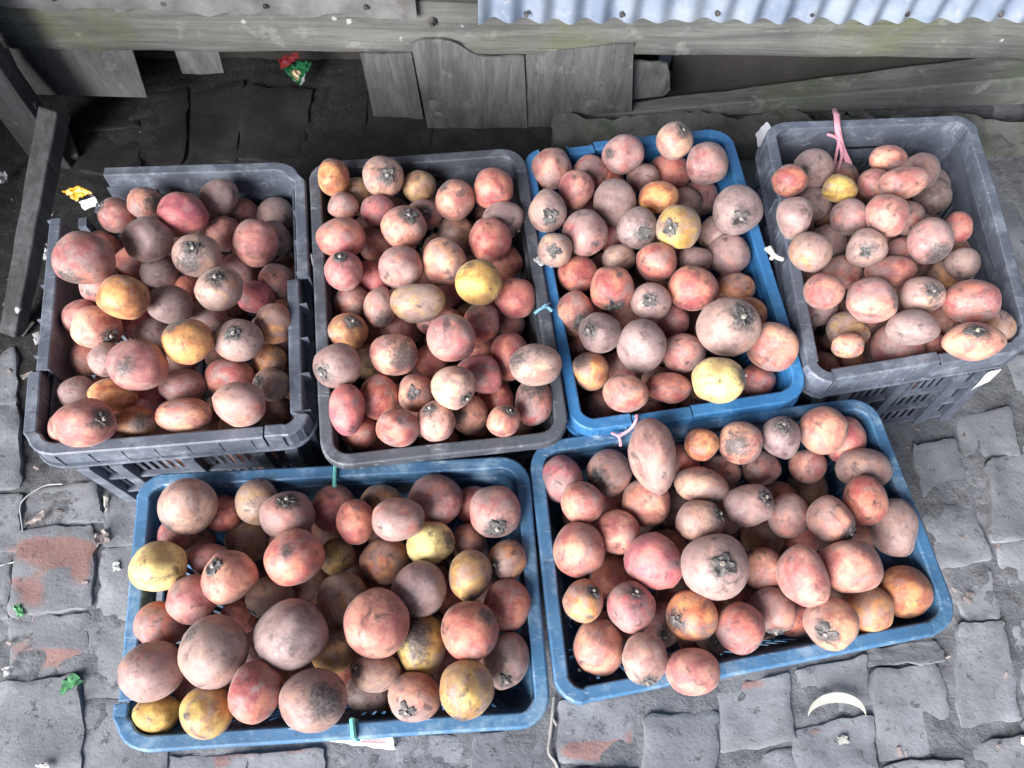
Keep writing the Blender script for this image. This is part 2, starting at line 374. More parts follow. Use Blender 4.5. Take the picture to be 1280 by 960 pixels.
# ------------------------------------------------------------------ the shack behind: beam, sheets, boards, added shade boards and roof
PL, PR = np.array([-1.14, 1.372, 0]), np.array([1.117, 1.502, 0])
bdir = (PR-PL)/np.linalg.norm(PR-PL); bn = np.array([bdir[1], -bdir[0], 0])      # bn points to the camera
UZ = np.array([0, 0, 1.0])
def onwall(x, y, off=0.0):
    """point of the vertical plane of the beam's front (moved off metres towards the camera) seen at a pixel"""
    d = ray(x, y); p0 = PL+bn*off; t = ((p0-CAM)@bn)/(d@bn); return CAM+d*t
def beam_obj():
    z0 = .247; z1 = .375; b = MB(); n = 60; rows = []
    prof = [(0, 0), (.004, .006), (.005, .024), (.001, .027), (.001, .06), (.003, .09), (0, .128), (-.07, .128), (-.07, 0)]
    L0, L1 = PL-bdir*.9, PR+bdir*.9
    vs = []; fs = []; m_ = len(prof)
    for i in range(n+1):
        q = L0+(L1-L0)*i/n
        for j, (o, h) in enumerate(prof):
            jit = .004*fbm(i*.35, j*3.1, 1.0, 4, 3)
            vs.append(q+bn*(o+jit)+UZ*(z0+h+(.004*fbm(i*.3, 7, 1, 8, 2))))
    for i in range(n):
        for j in range(m_): fs.append((i*m_+j, i*m_+(j+1) % m_, (i+1)*m_+(j+1) % m_, (i+1)*m_+j))
    fs += [tuple(range(m_-1, -1, -1)), tuple(n*m_+j for j in range(m_))]
    b.add(vs, [tuple(reversed(f)) for f in fs])
    o = b.build('timber_beam', M_BEAM, None, True)
    tag(o, 'long weathered timber beam with green moss, low across the back under the corrugated sheet', 'beam')
    h = MB(); c = onwall(540, 27, .004)
    h.tube([c, c+bn*.006], [.011, .008], 10); h.tube([c+bn*.004, c+bn*.012], [.005, .004], 8)
    h.build('bolt', M_CALYX, o, True)
beam_obj()
def corrugated(name, x0, x1, zb, mat, off, pitch, amp, ragged, label, top=1.25, n_per=10):
    a = onwall(x0, 20, off); b_ = onwall(x1, 20, off)
    ln = np.linalg.norm(b_-a); n = int(ln/pitch*n_per); rowz = [0, .02, .06, .15, .4, .9]
    P = np.zeros((n+1, len(rowz), 3))
    for i in range(n+1):
        s_ = ln*i/n; dirn = (b_-a)/ln
        base = a+dirn*s_
        w_ = amp*(1+.35*fbm(s_*5, 1, 1, 2, 2))*math.cos(2*math.pi*s_/pitch+.5*fbm(s_*4, 3, 1, 5, 2))
        rg = ragged*fbm(s_*9, 2, 1, 6, 3)
        zz = zb(s_/ln)+rg
        for j, h in enumerate(rowz):
            q = base.copy(); q[2] = zz+h; q = q+bn*(w_*(1+.15*fbm(s_*3, h*4, 1, 3, 2))+.004-.010*h)
            P[i, j] = q
    m = MB(); m.sheet(P, .0016)
    o = m.build(name, mat, None, True)
    for k in range(max(2, int(ln/.19))):
        s_ = (k+.5)/max(2, int(ln/.19)); q = a+(b_-a)*s_; q = q+bn*(amp+.004); q[2] = zb(s_)+.022+.004*fbm(k*2.3, 1, 1, 4, 2)
        h = MB(); h.tube([q-bn*.006, q+bn*.0015, q+bn*.0025], [.0055, .005, .001], 9); h.build('nail', M_CALYX, o, True)
    return tag(o, label, 'metal sheet')
zA = onwall(600, 20, .02)[2]; zB = onwall(1280, 18, .02)[2]
corrugated('corrugated_sheet', 598, 1420, lambda t: zA-.004+(zB-zA)*t, M_TIN,   .026, .063, .0085, .006, 'pale blue corrugated metal sheet above the beam, wavy lower edge')
zC = onwall(190, 14, .02)[2]; zD = onwall(520, 22, .02)[2]
corrugated('weathered_sheet', 150, 521, lambda t: zC+(zD-zC)*t, M_OLDTIN, .016, .095, .0028, .016, 'weathered grey sheet with torn lower edge beside the blue corrugated one')
zE = onwall(-150, 8, .02)[2]
corrugated('wall_sheet', -420, 152, lambda t: zE+(onwall(150, 12, .02)[2]-zE)*t, M_OLDTIN, .012, .09, .002, .012, 'dim grey sheet above the far left end of the beam')
def board(name, pts, off0, back, label, th=.006, mat=None, rows=9):
    """pts: top edge pixels left to right, then the bottom edge pixels left to right; it curls back towards its foot"""
    top, bot = pts; n = 14; P = np.zeros((n+1, rows, 3))
    def along(line, t):
        xs = np.linspace(0, 1, len(line)); return np.array([np.interp(t, xs, [p[0] for p in line]), np.interp(t, xs, [p[1] for p in line])])
    for i in range(n+1):
        a, b_ = along(top, i/n), along(bot, i/n)
        for j in range(rows):
            t = j/(rows-1); q = a*(1-t)+b_*t
            P[i, j] = onwall(q[0], q[1], off0-back*.22*t**1.8+.004*fbm(i*.4, j*.4, 1, len(label), 2))
    m = MB(); m.sheet(P[:, ::-1], th)
    return tag(m.build(name, mat or M_BOARD, None, True), label, 'board')
board('fibre_board', ([(514,56),(524,50),(548,49),(566,52),(580,60),(592,68),(612,73),(640,70),(655,71)], [(536,168),(560,169),(600,170),(660,170)]), .012, .10, 'grey hanging board with curved broken top edge, left of its square twin')
board('fibre_board', ([(657,70),(700,63),(750,58),(792,55)], [(660,168),(700,168),(750,167),(789,165)]), .007, .10, 'square cut grey board hanging from the beam, right of the broken edged one')
board('fibre_board', ([(450,66),(480,68),(514,66)], [(468,150),(490,152),(530,152)]), -.02, .08, 'dark shaded board half hidden behind the broken edged hanging board')
board('fibre_board', ([(780,76),(815,78),(833,80),(837,90)], [(780,126),(810,122),(830,120),(838,112)]), -.02, .05, 'small dark board end poking out right of the square hanging board')
board('fibre_board', ([(10,58),(90,60),(165,61)], [(38,118),(110,120),(184,122)]), -.012, .05, 'dim wide board under the far left end of the beam')
board('fibre_board', ([(217,60),(250,61),(272,61)], [(228,92),(252,93),(280,91)]), -.005, .02, 'short pale rounded board stub hanging under the beam, left of the green wrapper')

# shade behind the beam: added dark boards, floor boards of the shack above
m = MB(); c = PL+bdir*.35-bn*.26; m.box(c+UZ*.6, (2.3, .03, 1.2), [bdir, bn, UZ])  # dark board added to stand for the shade under the beam
tag(m.build('shade_back_board', M_DARK), 'dark board added behind the hanging boards for the shade of the recess', 'wall')
m = MB(); c = PL+bdir*2.55-bn*.115; m.box(c+UZ*.6, (2.1, .03, 1.2), [bdir, bn, UZ])  # second dark board, put in to blacken the gap over the plank
tag(m.build('shade_back_board', M_DARK), 'dark board added for the shade in the gap above the slanting plank', 'wall')
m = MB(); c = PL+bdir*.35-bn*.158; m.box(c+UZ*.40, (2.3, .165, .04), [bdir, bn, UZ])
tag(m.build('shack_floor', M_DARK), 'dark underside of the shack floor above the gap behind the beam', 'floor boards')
m = MB(); c = PL-bdir*.62+bn*.22; m.box(c+UZ*1.05, (.03, 1.9, 2.1), [bdir, bn, UZ])  # unseen board added to throw shade on the left rear
tag(m.build('shade_side_board', M_DARK), 'unseen dark board added at the left to shade the back corner', 'wall')
# corrugated roof added out of view to shade the stall
P = np.zeros((300, 5, 3))
for i in range(300):
    for j in range(5):
        x = -5.0+10.0*i/299; y = -.06+2.3*j/4
        P[i, j] = (x, y+x*.05, 1.70+.30*j/4+.012*math.cos(2*math.pi*x/.11))
m = MB(); m.sheet(P, .002)
tag(m.build('added_shade_roof', M_SHADE_ROOF, None, True), 'unseen corrugated roof sheet added overhead to shade the crates', 'roof')

# plank and rough ledge at the right
def bar(name, A, B, wA, hA, wB, hB, mat, label, cat, seg=14, jit=.003, up=UZ, bevel=.004):
    A, B = np.array(A, float), np.array(B, float); t = (B-A)/np.linalg.norm(B-A)
    sd = np.cross(t, up); sd /= np.linalg.norm(sd); u2 = np.cross(sd, t)
    vs = []; fs = []
    for i in range(seg+1):
        q = A+(B-A)*i/seg; w_ = wA+(wB-wA)*i/seg; h_ = hA+(hB-hA)*i/seg
        for (a, b) in ((-.5, -.5), (.5, -.5), (.5, .5), (-.5, .5)):
            vs.append(q+sd*(a*w_+jit*fbm(i*.5, a*3+b, 1, len(label), 2))+u2*(b*h_+jit*fbm(i*.5, a*3+b*5, 1, 3, 2)))
    for i in range(seg):
        for k in range(4): fs.append((i*4+k, i*4+(k+1) % 4, (i+1)*4+(k+1) % 4, (i+1)*4+k))
    fs += [(3, 2, 1, 0), tuple(seg*4+k for k in range(4))]
    m = MB(); m.add(vs, [tuple(reversed(f)) for f in fs]); o = m.build(name, mat, None, False, bevel)
    return tag(o, label, cat)
A_ = at(745, 142, .05); B_ = at(1420, 86, .17)
bar('plank', A_, B_, .03, .018, .10, .105, M_PLANK, 'long mossy grey plank slanting across the back right below the beam', 'plank', 20, .004)
led = MB(); rows = 10; n = 60; P = np.zeros((n+1, rows, 3))
for i in range(n+1):
    t = i/n
    for j in range(rows):
        u = j/(rows-1)
        x = 690+640*t; y = (146+8*t)+(34+14*t)*u
        q = at(x, y, 0)
        q[2] = .060*(1-u)**.6+.018*fbm(x*.02, y*.05, 1, 2, 4)*(1 if t > .4 else .5)+.010*t
        if u > .9: q[2] = -.01
        P[i, j] = at(x, y, q[2])
led.sheet(P, .03)
tag(led.build('stone_ledge', M_CONC, None, True), 'rough low stone ledge between the slanting plank and the rear crates', 'ledge')
# posts at the left
f0 = np.array([-1.12, 1.27, 0])
bar('timber_post', f0+UZ*-.02, f0+np.array([-.02, 0, 1.9]), .085, .05, .085, .05, M_POST, 'upright grey timber post spotted with white paint in the back left corner', 'post', 16, .003, np.array([0, 1.0, 0]))
bar('timber_prop', at(16, 418, .02), at(68, 138, .30), .040, .036, .046, .040, M_POST, 'leaning grey timber prop left of the broken cornered crate', 'timber', 14, .003)
bar('batten', at(92, 208, .0)+UZ*.02, at(66, 150, .05), .05, .02, .05, .02, M_BOARD, 'short pale batten end between the post and the broken crate corner', 'batten', 4, .002)

# ------------------------------------------------------------------ crates
CRATES = {
 1: dict(c=[(64,212),(375,201),(388,543),(28,573)], z=.348, sk=0.036, tp=0.015, m=M_GREY, gaps=[(0,0,.13),(3,.88,2.0)], breaks=[(1,.46,.008,-.010),(3,.22,.006,-.006),(2,.08,-.002,.0)], band=.085,
         label='dusty dark grey crate of fruit with its back left corner broken away'),
 2: dict(c=[(385,203),(653,185),(713,550),(402,586)], z=.342, sk=0.016, tp=0.02, m=M_CHAR, gaps=[], breaks=[], band=.10, label='charcoal crate of fruit between the broken grey crate and the bright blue one'),
 3: dict(c=[(651,187),(911,160),(1014,497),(715,543)], z=.332, sk=0.026, tp=0.02, m=M_BLUE2, gaps=[(0,.0,.10)], breaks=[(0,.30,-.004,.003),(2,.5,.0,.002),(2,.82,.001,-.002)], band=.11, label='bright blue crate of fruit in the back row with broken rear rim'),
 4: dict(c=[(953,154),(1216,143),(1302,434),(1014,481)], low=(0,0,.055,0), z=.346, sk=0.045, tp=0.012, m=M_GREY, gaps=[], breaks=[(3,.62,.0,-.004),(2,.42,.002,-.003)], band=.09, label='grey lattice sided crate of fruit at the far right with pink string tied behind'),
 5: dict(c=[(174,594),(659,570),(689,907),(142,941)], z=.306, sk=0.009, tp=0.045, m=M_BLUE, gaps=[], breaks=[(3,.06,.006,-.001)], band=.10, label='worn blue crate of fruit in front with teal ties on both long rims'),
 6: dict(c=[(660,553),(1091,494),(1204,785),(698,885)], z=.306, sk=0.011, tp=0.045, m=M_BLUE, gaps=[], breaks=[(2,.70,.002,-.002)], band=.10, label='worn blue crate of fruit in front with one fruit overhanging its front rim'),
}
def rounded(q, off, rad=.045, ns=14, na=6):
    """rounded outline of quad q (TL,TR,BR,BL seen from above) moved outwards by off: list of (point xy, normal xy, side, u)"""
    q = [np.array(p[:2]) for p in q]; n = 4; lines = []
    for i in range(4):
        a, b = q[i], q[(i+1) % 4]; t = (b-a)/np.linalg.norm(b-a); nn = np.array([-t[1], t[0]])   # outward for TL->TR->BR->BL (clockwise)
        lines.append((a+nn*off, t, nn))
    P = []
    for i in range(4):
        a, t, _ = lines[i-1]; b, t2, _ = lines[i]
        k = np.linalg.solve(np.stack([t, -t2], 1), b-a); P.append(a+t*k[0])
    out = []; r_ = max(.008, rad+off)
    for i in range(4):
        a, b = P[i], P[(i+1) % 4]; t, nn = lines[i][1], lines[i][2]; L = np.linalg.norm(b-a)
        for k in range(ns+1):
            u = k/ns; out.append((a+t*(r_+(L-2*r_)*u), nn, i, u))
        n2 = lines[(i+1) % 4][2]; t2 = lines[(i+1) % 4][1]
        c = b-t*r_-nn*r_
        a0 = math.atan2(nn[1], nn[0]); a1 = math.atan2(n2[1], n2[0])
        while a1 > a0: a1 -= 2*math.pi
        c2 = b+t2*r_-n2*r_; cc = (c+c2)/2
        for k in range(1, na):
            an = a0+(a1-a0)*k/na; d = np.array([math.cos(an), math.sin(an)]); out.append((cc+d*r_, d, i, 1+k/na))
    return out
def sweep(m, pts, prof, closed):
    """pts: (xyz base, normal xy, extra offset); prof: closed list of (offset out, z)"""
    np_ = len(prof); vs = []; fs = []
    for (p, nn, dz) in pts:
        for (o, z) in prof: vs.append((p[0]+nn[0]*o, p[1]+nn[1]*o, p[2]+z+dz))
    N = len(pts)
    for i in range(N if closed else N-1):
        j = (i+1) % N
        for k in range(np_): fs.append((i*np_+k, j*np_+k, j*np_+(k+1) % np_, i*np_+(k+1) % np_))
    if not closed: fs += [tuple(range(np_)), tuple((N-1)*np_+k for k in range(np_-1, -1, -1))]
    m.add(vs, fs)
CR = {}
def build_crate(ci, d):
    top = [at(x, y, d['z']) for x, y in d['c']]; H = d['z']; mat = d['m']
    cen = np.mean([p[:2] for p in top], axis=0)
    root = empty('crate', (cen[0], cen[1], 0)); tag(root, d['label'], 'crate', 'crates of fruit on the brick paving')
    off3 = np.array([cen[0], cen[1], 0.0])
    def done(m, name, smooth=False, bevel=0):
        m.v = [tuple(np.array(v)-off3) for v in m.v]; return m.build(name, mat, root, smooth, bevel)
    # rim in swept stretches
    rim = MB(); out = rounded(top, 0)
    prof = [(-.0205, -.055), (-.0205, 0), (-.018, .0015), (-.002, .0015), (.0005, -.001), (.0015, -d['sk']), (-.002, -d['sk']), (-.003, -.0045), (-.0165, -.0045), (-.0165, -.055)]
    def extra(side, u):
        o = 0.0
        for (s_, ub, a, b) in d['breaks']:
            if s_ == side and u <= 1: o += (a if u <= ub else b)
        return o
    segs = [[]]; 
    for idx, (p, nn, side, u) in enumerate(out):
        gap = any(s_ == side and u0 <= u <= u1 for (s_, u0, u1) in d['gaps'])
        if gap:
            if segs[-1]: segs.append([])
            continue
        e = extra(side, u); wob = .0022*fbm(p[0]*3, p[1]*3, 1, ci, 2)
        q = np.array([p[0]+nn[0]*(e+wob), p[1]+nn[1]*(e+wob), H])
        for (s_, ub, a, b) in d['breaks']:
            if s_ == side and segs[-1] and u <= 1 and u > ub and segs[-1][-1][3] <= ub and segs[-1][-1][4] == side:
                pp, pn, pu = out[idx-1][0], out[idx-1][1], out[idx-1][3]; t_ = (ub-pu)/(u-pu); m_ = pp*(1-t_)+p*t_; tg = (p-pp)/np.linalg.norm(p-pp)*.0012
                e0 = extra(side, ub); segs[-1].append((np.array([*(m_-tg+nn*(e0+wob)), H]), nn, segs[-1][-1][2], ub, side))
                segs.append([(np.array([*(m_+tg+nn*(e+wob)), H]), nn, .002*fbm(p[0]*4, p[1]*4, 1, ci+5, 2)-abs(e)*.5, ub+.001, side)])
        segs[-1].append((q, nn, .002*fbm(p[0]*4, p[1]*4, 1, ci+5, 2) - abs(e)*.5, u, side))
    segs = [s_ for s_ in segs if len(s_) > 1]
    if len(segs) == 1 and not d['gaps'] and not d['breaks']: sweep(rim, [s_[:3] for s_ in segs[0]], prof, True)
    else:
        l_, f_ = segs[-1], segs[0]
        if len(segs) > 1 and not any(g_[0] == 3 and g_[2] >= .99 for g_ in d['gaps']) and not any(g_[0] == 0 and g_[1] <= .01 for g_ in d['gaps']):
            segs[0] = l_+f_; segs.pop()
        for s_ in segs: sweep(rim, [x[:3] for x in s_], prof, False)
    # second ledge and the webs between it and the rim
    k_ = d['sk']+.004; led = [(-.0185, -k_), (.004, -k_), (.005, -k_-.003), (.004, -k_-.006), (-.0185, -k_-.006)] if d['sk'] > .02 else [(-.0185, -k_), (-.010, -k_), (-.009, -k_-.003), (-.010, -k_-.006), (-.0185, -k_-.006)]
    def inside_gap(side, u): return any(s_ == side and u0-.02 <= u <= u1+.02 for (s_, u0, u1) in d['gaps'])
    cur = []
    def flush(c):
        if len(c) > 1: sweep(rim, c, led, False)
    for (p, nn, side, u) in out+out[:1]:
        if inside_gap(side, u): flush(cur); cur = []; continue
        cur.append((np.array([p[0], p[1], H]), nn, 0.0))
    flush(cur)
    for (p, nn, side, u) in out:
        if d['sk'] > .02 and (u <= 1 and int(round(u*14)) % 2 == 0 or u > 1 and abs(u-1.5) < .01) and not inside_gap(side, u):
            t = np.array([nn[1], -nn[0]]); c = np.array([p[0]-nn[0]*.008, p[1]-nn[1]*.008, H-.005-d['sk']/2])
            rim.box(c, (.0028, .0185, d['sk']), [[t[0], t[1], 0], [nn[0], nn[1], 0], [0, 0, 1]])
    done(rim, 'rim', False, .0012)
    # body loops
    low = d.get('low', (0, 0, 0, 0)); bot = [t_+np.array([x_, 0, 0]) for t_, x_ in zip(top, low)]
    def loop(v): return rounded([p*v+q_*(1-v) for p, q_ in zip(top, bot)], -.019-d['tp']*(1-v), .045, 14, 6)      # v 0 at the floor, 1 at the rim
    Z = lambda v: .012+(H-.022-.012)*v
    def bp(side, u, z, o):
        v = (z-.012)/(H-.034); lp = [x for x in loop(v) if x[2] == side and x[3] <= 1]
        a, b = lp[0], lp[-1]; p = a[0]*(1-u)+b[0]*u; nn = a[1]
        return np.array([p[0]+nn[0]*o, p[1]+nn[1]*o, z])
    def wbox(m, side, u0, u1, z0, z1, o0, o1):
        m.hexa([bp(side, u1, z0, o0), bp(side, u0, z0, o0), bp(side, u0, z0, o1), bp(side, u1, z0, o1), bp(side, u1, z1, o0), bp(side, u0, z1, o0), bp(side, u0, z1, o1), bp(side, u1, z1, o1)])
    # corners
    for c in range(4):
        m = MB(); rowsz = np.linspace(.012, H-.03, 7); pts = []
        for z in rowsz:
            v = (z-.012)/(H-.034); L = loop(v); n = len(L)
            sel = [x for x in L if x[2] == c and x[3] >= 1.0] + [[x for x in L if x[2] == (c+1) % 4][0]]
            pts.append([np.array([p[0][0], p[0][1], z]) for p in sel])
        P = np.array(pts)
        if ci == 1 and c == 3: P = P[:3]
        m.sheet(P, .003); done(m, 'corner_post', True)
    lens = [np.linalg.norm(top[i][:2]-top[(i+1) % 4][:2]) for i in range(4)]
    zl0, zb = .018, H-d['band']
    for side in range(4):
        short = lens[side] < .5
        m = MB(); a0, a1 = 0.0, 1.0
        if ci == 1 and side == 0: a0 = .12
        if ci == 1 and side == 3: a1 = .86
        if short:      # hand hole
            hz0, hz1 = H-.062, H-.038
            wbox(m, side, a0, .36, zb, H-.03, -.003, 0); wbox(m, side, .64, a1, zb, H-.03, -.003, 0)
            wbox(m, side, .36, .64, zb, hz0, -.003, 0); wbox(m, side, .36, .64, hz1, H-.03, -.003, 0)
        else: wbox(m, side, a0, a1, zb, H-.03, -.003, 0)
        done(m, 'wall', False)
        m = MB(); wbox(m, side, a0, a1, .012, zl0+.012, -.003, .0); done(m, 'lower_band', False)
        zs = [zb, zl0+.012+(zb-zl0-.012)*2/3, zl0+.012+(zb-zl0-.012)/3, zl0+.012]
        for z in zs:
            m = MB(); wbox(m, side, 0, a1, z-.004, z+.004, -.003, .0085); done(m, 'ledge', False, .001)
        nr = 3 if short else 5
        for u in [(k+.5)/nr for k in range(nr)]+[.012, .988]:
            hw = .013/lens[side]
            m = MB(); wbox(m, side, u-hw, u+hw, .013, zb-.006, -.0035, .0125); done(m, 'rib', False, .001)
        m = MB(); nb = int(lens[side]*.86/.0155)
        for k in range(nb):
            u = (k+.5)/nb; hw = (.0042 if ci in (1, 4) else .0060)/lens[side]
            if u > a1 or u < a0: continue
            wbox(m, side, u-hw, u+hw, zl0+.010, zb, -.004, -.0015)
        done(m, 'slot_bars', False)
    # floor lattice
    m = MB(); base = rounded(bot, -.020-d['tp'], .045, 14, 6)
    A, B_, C, D = [np.array([*x, .012]) for x in (base[0][0], base[14][0], base[40][0], base[54][0])]
    q4 = [np.array([*p[:2], 0]) for p in [rounded(bot, -.022-d['tp'], .001, 1, 2)[k][0] for k in (0, 3, 6, 9)]]
    def fl(u, v, z): p = (q4[0]*(1-u)+q4[1]*u)*(1-v)+(q4[3]*(1-u)+q4[2]*u)*v; return np.array([p[0], p[1], z])
    for k in range(13):
        u = k/12; h_ = .008
        m.hexa([fl(u-h_, 1, .008), fl(u+h_, 1, .008), fl(u+h_, 0, .008), fl(u-h_, 0, .008), fl(u-h_, 1, .014), fl(u+h_, 1, .014), fl(u+h_, 0, .014), fl(u-h_, 0, .014)])
        m.hexa([fl(0, u+h_, .0065), fl(1, u+h_, .0065), fl(1, u-h_, .0065), fl(0, u-h_, .0065), fl(0, u+h_, .0125), fl(1, u+h_, .0125), fl(1, u-h_, .0125), fl(0, u-h_, .0125)])
    done(m, 'floor_lattice')
    CR[ci] = dict(post=[bp(2, u, z, .0135) for u, z in ((.04, H-.085), (-.03, H-.082), (-.03, H-.135), (.04, H-.165))], front=[bp(2, 0, .05, .0165), bp(2, 1, .05, .0165), bp(2, .5, H-.1, .0165)], top=top, H=H, lens=lens, root=root)
for ci, d in CRATES.items(): build_crate(ci, d)

